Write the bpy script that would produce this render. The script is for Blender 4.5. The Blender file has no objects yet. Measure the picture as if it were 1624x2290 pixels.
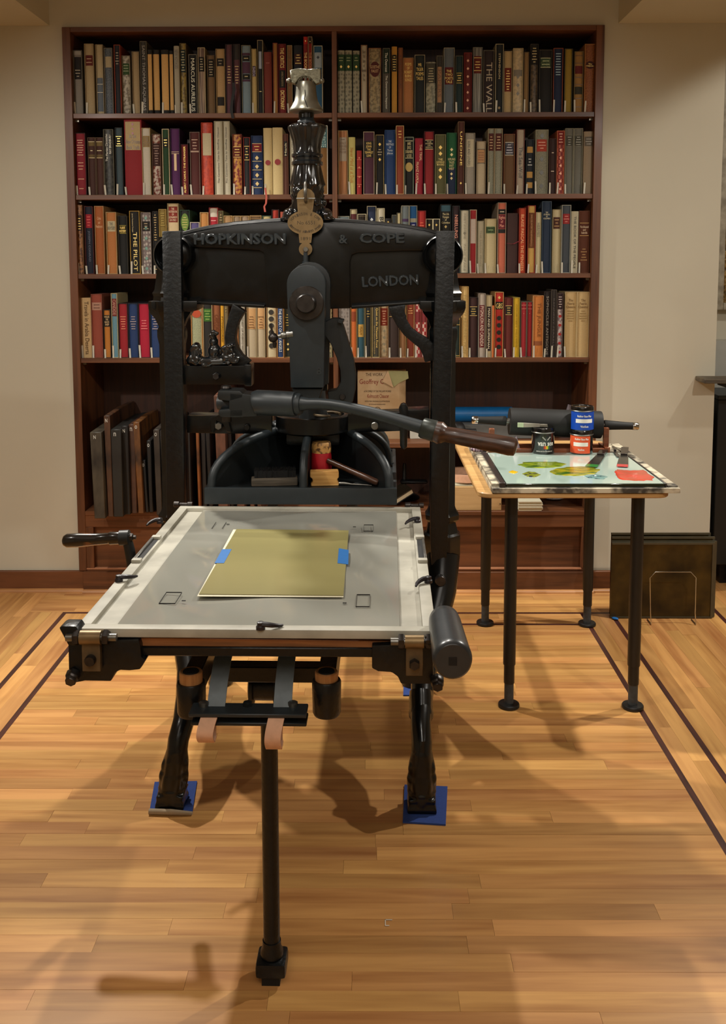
import bpy, bmesh, math, random
from mathutils import Vector, Matrix
from math import sin, cos, pi, sqrt, radians, atan2
random.seed(7)
# ---------------------------------------------------------------- camera
S = bpy.context.scene
COL = S.collection
F, CX, PY, H = 2200.0, 812.0, 816.244, 1.5
RW = Matrix(((0.9999714, 0.00146068, 0.00742074), (0.00723538, 0.10095345, -0.99486484), (-0.00220233, 0.99489008, 0.10093999)))
cam_d = bpy.data.cameras.new('camera'); cam = bpy.data.objects.new('camera', cam_d); COL.objects.link(cam); S.camera = cam
cam_d.sensor_fit = 'VERTICAL'; cam_d.sensor_height = 36.0; cam_d.lens = F / 2290 * 36
cam_d.shift_y = -(1145 - PY) / 2290; cam_d.clip_start = 0.05; cam_d.clip_end = 60
cam.matrix_world = Matrix.Translation((0, 0, H)) @ RW.to_4x4()
# ---------------------------------------------------------------- world and lights
W = bpy.data.worlds.new('room_air'); S.world = W; W.use_nodes = True
W.node_tree.nodes['Background'].inputs[0].default_value = (1.0, 0.95, 0.88, 1); W.node_tree.nodes['Background'].inputs[1].default_value = 0.10
S.view_settings.view_transform = 'Standard'; S.view_settings.look = 'None'; S.view_settings.gamma = 1.0; S.view_settings.use_curve_mapping = False
S.view_settings.exposure = 0.85
WARM = (1.0, 0.95, 0.86)
def spot(name, loc, aim, power, angle=70, blend=0.5, rad=0.04, col=WARM):
    d = bpy.data.lights.new(name, 'SPOT'); d.energy = power; d.color = col; d.spot_size = radians(angle); d.spot_blend = blend; d.shadow_soft_size = rad
    o = bpy.data.objects.new(name, d); COL.objects.link(o); o.location = loc
    o.rotation_euler = (Vector(aim) - Vector(loc)).to_track_quat('-Z', 'Y').to_euler(); return o
spot('ceiling_spot', (-1.33, 3.80, 2.93), (0.35, 3.0, 0.0), 135, 90, 0.6, 0.03)
spot('ceiling_spot', (-0.30, 3.75, 2.93), (-0.25, 2.6, 0.0), 85, 92, 0.75, 0.03)
spot('ceiling_spot', (1.80, 3.70, 2.52), (0.7, 2.9, 0.0), 85, 84, 0.6, 0.03)
spot('ceiling_spot', (-1.9, 1.7, 2.50), (-0.8, 4.4, 0.65), 62, 72, 0.7, 0.035)
spot('ceiling_spot', (1.7, 1.5, 2.50), (0.45, 4.4, 0.65), 46, 66, 0.7, 0.035)
spot('ceiling_spot', (-0.75, 2.15, 2.93), (-0.28, 3.0, 1.35), 36, 44, 0.6, 0.03)
spot('ceiling_spot', (0.2, 1.3, 2.93), (-0.2, 2.9, 1.0), 20, 50, 0.8, 0.03)
spot('wall_wash_spot', (2.3, 3.4, 2.50), (2.15, 4.45, 1.35), 17, 100, 0.25, 0.03)
fill = bpy.data.lights.new('added_fill_light', 'AREA'); fill.energy = 30; fill.color = (1.0, 0.94, 0.85); fill.shape = 'RECTANGLE'; fill.size = 2.6; fill.size_y = 2.6  # unseen area lamp added as soft fill for the press front, not a fixture
fo = bpy.data.objects.new('added_fill_light', fill); COL.objects.link(fo); fo.location = (0, -0.6, 2.9)
# ---------------------------------------------------------------- pixel to room helpers
class Fr:
    """a frame: camera at its origin, turned about Z; maps image points on known planes to local coordinates"""
    def __init__(s, a=0.0, base=(0, 0, 0)): s.a = a; s.b = Vector(base)
    def ray(s, px, py):
        d = RW @ Vector((px - CX, PY - py, -F)); c, n = cos(s.a), sin(s.a)
        return Vector((d.x * c - d.y * n, d.x * n + d.y * c, d.z))
    def Y(s, px, py, y): d = s.ray(px, py); return d * (y / d.y) + Vector((0, 0, H)) - s.b
    def Z(s, px, py, z): d = s.ray(px, py); return d * ((z - H) / d.z) + Vector((0, 0, H)) - s.b
    def place(s, o):
        c, n = cos(s.a), sin(s.a); o.location = (s.b.x * c + s.b.y * n, -s.b.x * n + s.b.y * c, s.b.z); o.rotation_euler = (0, 0, -s.a)
R0 = Fr()
# ---------------------------------------------------------------- mesh builder
def newobj(name, me, parent=None):
    o = bpy.data.objects.new(name, me); COL.objects.link(o)
    if parent is not None: o.parent = parent
    return o
def thing(name, label, cat, loc=(0, 0, 0), group=None):
    o = newobj(name, None); o.location = loc; o.empty_display_size = 0.05; return tag(o, label, cat, group)
def tag(o, label, cat, group=None):
    o['label'] = label; o['category'] = cat
    if group: o['group'] = group
    return o
def basis(ax):
    ax = Vector(ax).normalized(); up = Vector((0, 0, 1)) if abs(ax.z) < 0.9 else Vector((0, 1, 0))
    u = up.cross(ax).normalized(); return u, ax.cross(u).normalized(), ax
class MB:
    def __init__(s): s.v = []; s.f = []
    def box(s, a, b):
        x0, x1 = sorted((a[0], b[0])); y0, y1 = sorted((a[1], b[1])); z0, z1 = sorted((a[2], b[2])); n = len(s.v)
        s.v += [(x0, y0, z0), (x1, y0, z0), (x1, y1, z0), (x0, y1, z0), (x0, y0, z1), (x1, y0, z1), (x1, y1, z1), (x0, y1, z1)]
        s.f += [tuple(n + i for i in q) for q in ((0, 3, 2, 1), (4, 5, 6, 7), (0, 1, 5, 4), (1, 2, 6, 5), (2, 3, 7, 6), (3, 0, 4, 7))]; return s
    def rings(s, rs, cap0=True, cap1=True, close=False):
        n = len(s.v); k = len(rs[0])
        for r in rs: s.v += [tuple(p) for p in r]
        m = len(rs)
        for i in range(m if close else m - 1):
            a = n + i * k; b = n + ((i + 1) % m) * k
            for j in range(k): s.f.append((a + j, a + (j + 1) % k, b + (j + 1) % k, b + j))
        if not close:
            if cap0: s.f.append(tuple(n + k - 1 - j for j in range(k)))
            if cap1: s.f.append(tuple(n + (m - 1) * k + j for j in range(k)))
        return s
    def prism(s, pts, d):          # pts: 3D outline, d: extrude vector
        d = Vector(d); return s.rings([[Vector(p) for p in pts], [Vector(p) + d for p in pts]])
    def xz(s, pts, y0, y1): return s.prism([(p[0], y0, p[1]) for p in pts], (0, y1 - y0, 0))
    def lathe(s, c, prof, ax=(0, 0, 1), n=24, lobes=0, amp=0.0, ph=0.0, cap0=True, cap1=True):
        u, w, a = basis(ax); c = Vector(c); rs = []
        for p in prof:
            r, h = p[0], p[1]; am = p[2] if len(p) > 2 else amp
            rs.append([c + a * h + (u * cos(t) + w * sin(t)) * (r * (1 + am * cos(lobes * t + ph))) for t in [2 * pi * j / n + (pi / n if n <= 8 else 0) for j in range(n)]])
        return s.rings(rs, cap0, cap1)
    def tube(s, path, rad, n=12, flat=1.0):
        path = [Vector(p) for p in path]; rs = []; m = len(path)
        if not hasattr(rad, '__len__'): rad = [rad] * m
        u = None
        for i, p in enumerate(path):
            t = (path[min(i + 1, m - 1)] - path[max(i - 1, 0)]).normalized()
            if u is None: u = basis(t)[0]
            else: u = (u - t * u.dot(t)).normalized()
            w = t.cross(u)
            rs.append([p + (u * cos(2 * pi * j / n) + w * flat * sin(2 * pi * j / n)) * rad[i] for j in range(n)])
        return s.rings(rs)
    def ball(s, c, r, n=14, m=9):
        c = Vector(c); r = (r, r, r) if not hasattr(r, '__len__') else r; rs = []
        for i in range(1, m):
            t = pi * i / m; rs.append([c + Vector((r[0] * sin(t) * cos(2 * pi * j / n), r[1] * sin(t) * sin(2 * pi * j / n), -r[2] * cos(t))) for j in range(n)])
        return s.rings(rs)
    def sweep(s, path, w, t):      # rectangular section strap in the XZ plane along path, width w across Y, thickness t
        path = [Vector(p) for p in path]; rs = []; m = len(path)
        for i, p in enumerate(path):
            d = (path[min(i + 1, m - 1)] - path[max(i - 1, 0)]).normalized(); nrm = d.cross(Vector((0, 1, 0)))
            if nrm.length < 1e-4: nrm = Vector((1, 0, 0))
            nrm.normalize(); tt = t[i] if hasattr(t, '__len__') else t
            rs.append([p + nrm * tt / 2 + Vector((0, -w / 2, 0)), p + nrm * tt / 2 + Vector((0, w / 2, 0)), p - nrm * tt / 2 + Vector((0, w / 2, 0)), p - nrm * tt / 2 + Vector((0, -w / 2, 0))])
        return s.rings(rs)
    def xform(s, mtx, n0=0):
        for i in range(n0, len(s.v)): s.v[i] = tuple(mtx @ Vector(s.v[i]))
        return s
    def mesh(s, name, bevel=0.0, seg=1, smooth=True, ang=38, sub=0):
        me = bpy.data.meshes.new(name); me.from_pydata([tuple(v) for v in s.v], [], s.f)
        bm = bmesh.new(); bm.from_mesh(me); bmesh.ops.recalc_face_normals(bm, faces=bm.faces)
        if bevel:
            es = [e for e in bm.edges if len(e.link_faces) == 2 and e.calc_face_angle(0) > radians(30)]
            bmesh.ops.bevel(bm, geom=es, offset=bevel, segments=seg, affect='EDGES', clamp_overlap=True, profile=0.6)
        bm.to_mesh(me); bm.free()
        if smooth:
            for p in me.polygons: p.use_smooth = True
            me.set_sharp_from_angle(angle=radians(ang))
        me.update(); return me
    def build(s, name, mat, parent=None, bevel=0.0, seg=1, smooth=True, ang=38):
        me = s.mesh(name, bevel, seg, smooth, ang)
        if mat: me.materials.append(mat)
        return newobj(name, me, parent)
_tc = {}
def text_mesh(txt, mat, w, h, extrude=0.0002, rot=None, keep=False, bold=0.0, bev=0.0):
    """lettering in the XZ plane facing -Y, centred, fitted to w x h; rot 'V' reads downwards, 'U' upwards"""
    k = (bev, txt, mat.name, round(w, 4), round(h, 4), rot, keep, bold, extrude)
    if k in _tc: return _tc[k]
    cu = bpy.data.curves.new('lettering', 'FONT'); cu.body = txt; cu.resolution_u = 2; cu.align_x = 'CENTER'; cu.offset = bold; cu.extrude = 0.02 if extrude else 0.0; cu.space_line = 0.95
    if bev: cu.bevel_depth = bev; cu.bevel_resolution = 1
    ob = bpy.data.objects.new('lettering_tmp', cu); COL.objects.link(ob)
    me = bpy.data.meshes.new_from_object(ob.evaluated_get(bpy.context.evaluated_depsgraph_get())); bpy.data.objects.remove(ob); bpy.data.curves.remove(cu)
    xs = [v.co.x for v in me.vertices]; ys = [v.co.y for v in me.vertices]
    if not xs: return me
    cx, cy = (max(xs) + min(xs)) / 2, (max(ys) + min(ys)) / 2; tw, th = max(max(xs) - min(xs), 1e-4), max(max(ys) - min(ys), 1e-4)
    if rot in ('V', 'U'): sx, sy = h / tw, w / th
    else: sx, sy = w / tw, h / th
    if keep: sx = sy = min(sx, sy)
    for v in me.vertices:
        x, y = (v.co.x - cx) * sx, (v.co.y - cy) * sy; z = v.co.z / (0.02 + bev) * extrude if extrude else 0
        if rot == 'V': x, y = y, -x
        elif rot == 'U': x, y = -y, x
        v.co = (x, -z, y)
    me.materials.append(mat); me.name = 'lettering'; _tc[k] = me; return me
# ---------------------------------------------------------------- materials
GAIN = 1.0
def lin(hx, g=1.0):
    hx = hx.lstrip('#'); c = [int(hx[i:i + 2], 16) / 255 for i in (0, 2, 4)]
    c = [x / 12.92 if x <= 0.04045 else ((x + 0.055) / 1.055) ** 2.4 for x in c]
    return tuple(min(0.92, x * g) for x in c) + (1,)
_mc = {}
def mat_base(name):
    m = bpy.data.materials.new(name); m.use_nodes = True; nt = m.node_tree; b = nt.nodes['Principled BSDF']; return m, nt, b
def coords(nt, sc=(1, 1, 1), rnd=False):
    tc = nt.nodes.new('ShaderNodeTexCoord'); mp = nt.nodes.new('ShaderNodeMapping'); mp.inputs['Scale'].default_value = sc; nt.links.new(tc.outputs['Object'], mp.inputs['Vector'])
    if rnd:
        oi = nt.nodes.new('ShaderNodeObjectInfo'); ml = nt.nodes.new('ShaderNodeVectorMath'); ml.operation = 'SCALE'; ml.inputs[0].default_value = (37, 53, 71)
        nt.links.new(oi.outputs['Random'], ml.inputs['Scale']); nt.links.new(ml.outputs[0], mp.inputs['Location']); return mp, oi
    return mp
def ramp(nt, src, stops):
    r = nt.nodes.new('ShaderNodeValToRGB'); e = r.color_ramp.elements
    while len(e) > 1: e.remove(e[-1])
    e[0].position = stops[0][0]; e[0].color = stops[0][1]
    for p, c in stops[1:]: x = e.new(p); x.color = c
    nt.links.new(src, r.inputs[0]); return r
def bump(nt, b, src, st, dist=0.001):
    n = nt.nodes.new('ShaderNodeBump'); n.inputs['Strength'].default_value = st; n.inputs['Distance'].default_value = dist; nt.links.new(src, n.inputs['Height']); nt.links.new(n.outputs[0], b.inputs['Normal'])
def M(name, hx, rough=0.5, metal=0.0, var=0.12, scale=30, bmp=0.0, hx2=None, coat=0.0, g=1.0, stretch=(1, 1, 1), lo=0.35, hi=0.65, bd=0.001, spec=0.5, detail=4):
    if name in _mc: return _mc[name]
    m, nt, b = mat_base(name); b.inputs['Roughness'].default_value = rough; b.inputs['Metallic'].default_value = metal; b.inputs['Specular IOR Level'].default_value = spec
    if coat: b.inputs['Coat Weight'].default_value = coat; b.inputs['Coat Roughness'].default_value = 0.12
    c = lin(hx, g); c2 = lin(hx2, g) if hx2 else tuple(x * (1 - var) for x in c[:3]) + (1,)
    mp = coords(nt, tuple(scale * q for q in stretch)); nz = nt.nodes.new('ShaderNodeTexNoise'); nz.inputs['Scale'].default_value = 1.0; nz.inputs['Detail'].default_value = detail
    nt.links.new(mp.outputs[0], nz.inputs['Vector']); r = ramp(nt, nz.outputs[0], [(lo, c2), (hi, c)]); nt.links.new(r.outputs[0], b.inputs['Base Color'])
    if bmp: bump(nt, b, nz.outputs[0], bmp, bd)
    _mc[name] = m; return m
def wood(name, ha, hb, rough=0.4, axis=0, freq=14.0, rnd=False, spread=0.25, coat=0.0, g=1.0, bmp=0.08):
    if name in _mc: return _mc[name]
    m, nt, b = mat_base(name); b.inputs['Roughness'].default_value = rough
    if coat: b.inputs['Coat Weight'].default_value = coat; b.inputs['Coat Roughness'].default_value = 0.18
    sc = [freq] * 3; sc[axis] = freq * 0.07
    if rnd: mp, oi = coords(nt, tuple(sc), True)
    else: mp = coords(nt, tuple(sc))
    n1 = nt.nodes.new('ShaderNodeTexNoise'); n1.inputs['Scale'].default_value = 1.0; n1.inputs['Detail'].default_value = 5; n1.inputs['Distortion'].default_value = 0.6; nt.links.new(mp.outputs[0], n1.inputs['Vector'])
    n2 = nt.nodes.new('ShaderNodeTexNoise'); n2.inputs['Scale'].default_value = 7.0; n2.inputs['Detail'].default_value = 3; nt.links.new(mp.outputs[0], n2.inputs['Vector'])
    # ring like figure from folding the first noise
    ml = nt.nodes.new('ShaderNodeMath'); ml.operation = 'MULTIPLY'; ml.inputs[1].default_value = 9.0; nt.links.new(n1.outputs[0], ml.inputs[0])
    pp = nt.nodes.new('ShaderNodeMath'); pp.operation = 'PINGPONG'; pp.inputs[1].default_value = 1.0; nt.links.new(ml.outputs[0], pp.inputs[0])
    ad = nt.nodes.new('ShaderNodeMath'); ad.operation = 'MULTIPLY_ADD'; ad.inputs[1].default_value = 0.45; nt.links.new(pp.outputs[0], ad.inputs[0]); nt.links.new(n2.outputs[0], ad.inputs[2])
    r = ramp(nt, ad.outputs[0], [(0.25, lin(ha, g)), (0.95, lin(hb, g))]); last = r.outputs[0]
    if rnd:
        hs = nt.nodes.new('ShaderNodeHueSaturation'); mr = nt.nodes.new('ShaderNodeMapRange'); mr.inputs['To Min'].default_value = 1 - spread; mr.inputs['To Max'].default_value = 1 + spread
        nt.links.new(oi.outputs['Random'], mr.inputs['Value']); nt.links.new(mr.outputs[0], hs.inputs['Value'])
        ff = nt.nodes.new('ShaderNodeMath'); ff.operation = 'MULTIPLY'; ff.inputs[1].default_value = 13.7; nt.links.new(oi.outputs['Random'], ff.inputs[0]); f2 = nt.nodes.new('ShaderNodeMath'); f2.operation = 'FRACT'; nt.links.new(ff.outputs[0], f2.inputs[0])
        m2 = nt.nodes.new('ShaderNodeMapRange'); m2.inputs['To Min'].default_value = 0.494; m2.inputs['To Max'].default_value = 0.505; nt.links.new(f2.outputs[0], m2.inputs['Value']); nt.links.new(m2.outputs[0], hs.inputs['Hue'])
        nt.links.new(last, hs.inputs['Color']); last = hs.outputs[0]
    nt.links.new(last, b.inputs['Base Color']); bump(nt, b, ad.outputs[0], bmp, 0.0006)
    _mc[name] = m; return m
# ================================================================ SETTING
YW, YC = 4.43, 4.41
m_wall = M('wall_paint', '#cac4b1', 0.85, var=0.03, scale=3, bmp=0.05)
m_ceil = M('ceiling_paint', '#c8bfa6', 0.9, var=0.03, scale=3)
m_oak = wood('oak_plank', '#9e6a38', '#cb985a', 0.36, 0, 6.0, True, 0.15, coat=0.12)
m_inlay = wood('dark_inlay', '#2a1410', '#4a2620', 0.35, 0, 12.0)
m_walnut = wood('cherry_wood', '#3f2210', '#734526', 0.5, 0, 7.0, coat=0.04)
m_walnutv = wood('cherry_wood_upright', '#3f2210', '#734526', 0.5, 2, 7.0, coat=0.04)
m_back = wood('dark_back_board', '#2c1509', '#42210f', 0.5, 2, 16.0)
def struct(o): o['kind'] = 'structure'; return o
fl = struct(MB().box((-3.0, -2.6, -0.05), (3.2, 5.2, -0.0095)).build('floor', m_inlay, smooth=False))
rp = random.Random(11)
def plank(cx, cy, length, width, yrot):
    dz = rp.uniform(-0.0003, 0.0003); g = 0.00025
    o = MB().box((-length / 2 + g, -width / 2 + g, -0.009), (length / 2 - g, width / 2 - g, dz)).build('plank', m_oak, fl, smooth=False)
    o.location = (cx, cy, 0); o.rotation_euler = (0, 0, pi / 2 if yrot else 0)
def run(a0, a1, b0, b1, width, along_x, lo=0.35, hi=0.95, stuff=None):
    n = max(1, round((b1 - b0) / width)); w = (b1 - b0) / n
    for i in range(n):
        b = b0 + (i + 0.5) * w; a = a0 - rp.uniform(0, 0.35) if a1 - a0 > 1 else a0
        while a < a1 - 1e-6:
            l = rp.uniform(lo, hi); e = a + l
            if a1 - e < 0.18: e = a1
            s0 = max(a, a0)
            if e - s0 > 0.03:
                if stuff is None: plank((s0 + e) / 2 if along_x else b, b if along_x else (s0 + e) / 2, e - s0, w, not along_x)
                else:
                    g = 0.00025
                    if along_x: stuff.box((s0 + g, b - w / 2 + g, -0.009), (e - g, b + w / 2 - g, 0))
                    else: stuff.box((b - w / 2 + g, s0 + g, -0.009), (b + w / 2 - g, e - g, 0))
            a = e
XL0, XL1, XR0, XR1, YB0, YB1 = -1.330, -1.190, 0.915, 1.040, 4.00, 4.135
SI = 0.019
def strip(a, b):
    x0, x1 = min(a[0], b[0]), max(a[0], b[0]); y0, y1 = min(a[1], b[1]), max(a[1], b[1]); L = max(x1 - x0, y1 - y0); w = min(x1 - x0, y1 - y0)
    o = MB().box((-L / 2, -w / 2, -0.009), (L / 2, w / 2, 0.0)).build('inlay_strip', m_inlay, fl, smooth=False)
    o.location = ((x0 + x1) / 2, (y0 + y1) / 2, 0); o.rotation_euler = (0, 0, 0 if x1 - x0 > y1 - y0 else pi / 2)
Y0 = 1.62
for xa in (XL0, XL1, XR0, XR1):
    top = YB1 + SI / 2 if xa in (XL0, XR1) else YB0 + SI / 2
    strip((xa - SI / 2, -2.5), (xa + SI / 2, top))
strip((XL0 + SI / 2, YB1 - SI / 2), (XR1 - SI / 2, YB1 + SI / 2)); strip((XL1 + SI / 2, YB0 - SI / 2), (XR0 - SI / 2, YB0 + SI / 2))
XR2 = 1.50; strip((XR2 - SI / 2, -2.5), (XR2 + SI / 2, 4.36))
run(XL1 + SI / 2, XR0 - SI / 2, Y0, YB0 - SI / 2, 0.057, True)
run(Y0, YB1 - SI / 2, XL0 + SI / 2, XL1 - SI / 2, 0.057, False); run(Y0, YB1 - SI / 2, XR0 + SI / 2, XR1 - SI / 2, 0.057, False)
run(XL1 + SI / 2, XR0 - SI / 2, YB0 + SI / 2, YB1 - SI / 2, 0.057, True)
run(-1.486, XR2 - SI / 2, YB1 + SI / 2, YC, 0.057, True)
run(Y0, YB1 + SI / 2, -1.486, XL0 - SI / 2, 0.057, False); run(Y0 + 1.0, YC, -1.88, -1.486, 0.057, False, 0.6, 1.2)
run(Y0, YB1 + SI / 2, XR1 + SI / 2, XR2 - SI / 2, 0.057, False, 0.5, 1.1)
run(2.6, 4.9, XR2 + SI / 2, 1.80, 0.057, False, 0.6, 1.2)
st = MB()
run(XL1 + SI / 2, XR0 - SI / 2, -2.5, Y0, 0.057, True, stuff=st); run(-2.5, Y0, XL0 + SI / 2, XL1 - SI / 2, 0.057, False, stuff=st); run(-2.5, Y0, XR0 + SI / 2, XR1 - SI / 2, 0.057, False, stuff=st)
run(-2.5, Y0, -1.486, XL0 - SI / 2, 0.057, False, stuff=st); run(-2.5, Y0, XR1 + SI / 2, XR2 - SI / 2, 0.057, False, stuff=st)
run(-2.5, Y0 + 1.0, -1.88, -1.486, 0.057, False, stuff=st); run(-2.5, YW, -2.95, -1.88, 0.057, False, stuff=st)
run(-2.5, 2.6, XR2 + SI / 2, 1.80, 0.057, False, stuff=st); run(-2.5, 4.9, 1.80, 3.1, 0.057, False, stuff=st)
so = st.build('plank_field', m_oak, fl, smooth=False); so['kind'] = 'stuff'
# walls
BX0, BX1, BZ = -1.345, 1.022, 2.537
XE = 1.558; ZC, ZS = 2.95, 2.548
struct(MB().box((-2.6, YW, 0), (BX0, YW + 0.12, ZC)).box((BX1, YW, 0), (XE, YW + 0.47, ZC)).box((BX0, YW, BZ), (BX1, YW + 0.45, ZC)).box((BX0 - 0.1, YW + 0.40, 0), (BX1 + 0.1, YW + 0.47, ZC)).build('wall_back', m_wall, smooth=False))
struct(MB().box((XE, 4.90, 0), (3.1, 5.0, ZC)).build('wall_alcove', m_wall, smooth=False))
struct(MB().box((-2.62, -2.5, 0), (-2.5, YW, ZC)).build('wall_left', m_wall, smooth=False))
struct(MB().box((3.0, -2.5, 0), (3.12, 4.9, ZC)).build('wall_right', m_wall, smooth=False))
struct(MB().box((-2.62, -2.6, 0), (3.12, -2.5, ZC)).build('wall_rear', m_wall, smooth=False))
struct(MB().box((-2.62, -2.6, ZC), (3.12, 5.0, ZC + 0.05)).box((-2.5, -2.5, ZS), (-1.405, YW, ZC)).box((1.085, -2.5, ZS), (3.0, 4.9, ZC)).build('ceiling', m_ceil, smooth=False))
# baseboards, each with its quarter round
def base(nm, x0, x1, y, m=m_walnut):
    o = struct(MB().box((x0, y - 0.018, 0.0), (x1, y, 0.098)).build(nm, m, bevel=0.003))
    q = [(x0, y - 0.018 - 0.016 * cos(t), 0.016 * sin(t)) for t in [pi / 2 * k / 4 for k in range(5)]] + [(x0, y - 0.018, 0)]
    MB().prism(q, (x1 - x0, 0, 0)).build('quarter_round', m_oakm, o)
m_oakm = wood('oak_moulding', '#9a6536', '#c48d56', 0.4, 0, 9.0)
base('baseboard_left', -2.5, BX0 + 0.02, YW); base('baseboard_right', BX1, XE, YW)
# ================================================================ BOOKCASE
bc = thing('bookcase', 'dark reddish wooden built-in bookcase filled with books behind the press', 'bookcase', (0, YC, 0))
def part(mb, name, m, parent, **k):          # room coordinates to the parent's own
    mb.xform(Matrix.Translation((0, -YC, 0))); return mb.build(name, m, parent, **k)
YB = 4.80; SW = 0.036
part(MB().box((BX0, YC, 0.1), (BX0 + SW, YB, BZ)), 'side_panel', m_walnutv, bc, bevel=0.0015)
part(MB().box((BX1 - SW, YC, 0.1), (BX1, YB, BZ)), 'side_panel', m_walnutv, bc, bevel=0.0015)
part(MB().box((BX0 + SW, YC, BZ - 0.022), (BX1 - SW, YB, BZ)), 'top_board', m_walnut, bc, bevel=0.0015)
part(MB().box((BX0 + SW, YB - 0.012, 0.3), (BX1 - SW, YB, BZ - 0.022)), 'back_panel', m_back, bc, smooth=False)
XD = R0.Y(748.5, 300, YC).x
part(MB().box((XD - 0.011, YC + 0.002, 0.381), (XD + 0.011, YB - 0.012, BZ - 0.022)), 'divider', m_walnutv, bc, bevel=0.001)
SH = {1: 2.168, 2: 1.813, 3: 1.463, 4: 1.084}
for z in SH.values():
    part(MB().box((BX0 + SW, YC + 0.008, z - 0.021), (XD - 0.011, YB - 0.012, z)), 'shelf', m_walnut, bc, bevel=0.001)
    part(MB().box((XD + 0.011, YC + 0.008, z - 0.021), (BX1 - SW, YB - 0.012, z)), 'shelf', m_walnut, bc, bevel=0.001)
    for xx in (BX0 + SW + 0.008, XD - 0.02, XD + 0.02, BX1 - SW - 0.008):
        part(MB().box((xx - 0.007, YC + 0.04, z - 0.032), (xx + 0.007, YC + 0.055, z - 0.021)), 'shelf_pin', M('pin_metal', '#8a8478', 0.4, 0.7), bc)
Z5 = 0.694
part(MB().box((XD + 0.011, YC + 0.008, Z5 - 0.021), (BX1 - SW, YB - 0.012, Z5)), 'shelf', m_walnut, bc, bevel=0.001)
ZL = 0.381
part(MB().box((BX0 + SW, YC - 0.004, ZL - 0.02), (BX1 - SW, YB - 0.012, ZL)), 'ledge', m_walnut, bc, bevel=0.002)
part(MB().box((BX0 + SW, YC + 0.03, 0.1), (BX1 - SW, YC + 0.05, ZL - 0.02)), 'base_front', m_walnut, bc, smooth=False)
# frame of rails and stiles around two recessed base panels
part(MB().box((BX0 + SW, YC, ZL - 0.075), (BX1 - SW, YC + 0.03, ZL - 0.02)), 'rail', m_walnut, bc, bevel=0.0015)
part(MB().box((BX0 + SW, YC, 0.098), (BX1 - SW, YC + 0.03, 0.112)), 'rail', m_walnut, bc, bevel=0.0015)
for xs, xe in ((BX0 + SW, BX0 + SW + 0.035), (XD - 0.035, XD + 0.035), (BX1 - SW - 0.018, BX1 - SW)):
    part(MB().box((xs, YC, 0.112), (xe, YC + 0.03, ZL - 0.075)), 'stile', m_walnutv, bc, bevel=0.0015)
part(MB().box((BX0 + SW, YC - 0.003, 0.108), (BX1 - SW - .018, YC + 0.012, 0.113)), 'bead', wood('pale_bead', '#a06a4c', '#c08a68', 0.4, 0, 9.0), bc)
part(MB().box((BX0 + 0.02, YC - 0.012, 0), (BX1, YC + 0.02, 0.098)), 'toe_board', m_walnut, bc, bevel=0.002)
part(MB().prism([(BX0 + 0.02, YC - 0.012 - 0.016 * cos(t), 0.016 * sin(t)) for t in [pi / 2 * k / 4 for k in range(5)]] + [(BX0 + 0.02, YC - 0.012, 0)], (BX1 - BX0 - 0.02, 0, 0)), 'quarter_round', m_oakm, bc)
# ================================================================ BOOKS
def cloth(hx):
    return M('cloth_' + hx.strip('#'), hx, 0.72, var=0.10, scale=260, bmp=0.12, g=BG)
BG = 1.25
def pat(kind, a, b):
    nm = 'pattern_%s_%s_%s' % (kind, a, b)
    if nm in _mc: return _mc[nm]
    if kind == 'marble': m = M(nm, a, 0.5, hx2=b, scale=70, lo=0.44, hi=0.54, g=BG, detail=3)
    elif kind == 'speck': m = M(nm, a, 0.6, hx2=b, scale=260, lo=0.45, hi=0.55, g=BG, detail=2)
    elif kind == 'streak': m = M(nm, a, 0.6, hx2=b, scale=60, stretch=(5, 5, 0.1), lo=0.42, hi=0.56, g=BG, detail=1)
    else:
        m, nt, bb = mat_base(nm); bb.inputs['Roughness'].default_value = 0.6
        mp = coords(nt, (110, 0, 60) if kind == 'lattice' else (75, 0, 55)); vt = nt.nodes.new('ShaderNodeTexVoronoi' if kind != 'lattice' else 'ShaderNodeTexChecker')
        nt.links.new(mp.outputs[0], vt.inputs['Vector'])
        if kind == 'lattice': vt.inputs['Scale'].default_value = 1; vt.inputs['Color1'].default_value = lin(a, BG); vt.inputs['Color2'].default_value = lin(b, BG); nt.links.new(vt.outputs[0], bb.inputs['Base Color'])
        else: vt.inputs['Scale'].default_value = 1; vt.inputs['Randomness'].default_value = 0.35; r = ramp(nt, vt.outputs[0], [(0.30, lin(b, BG)), (0.42, lin(a, BG))]); nt.links.new(r.outputs[0], bb.inputs['Base Color'])
        _mc[nm] = m
    return m
m_flag = M('paper_flag', '#d8d4c4', 0.8, var=0.03, g=1.0)
m_leaf = M('page_edge', '#cbbd9c', 0.85, stretch=(30, 1, 1), scale=20)
def gilt(hx): return M('print_' + hx.strip('#'), hx, 0.38, 0.55 if hx in ('#e0c078', '#d8b868') else 0.0, var=0.05, g=1.35)
TR = random.Random(5)
labels_seen = {}
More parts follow.
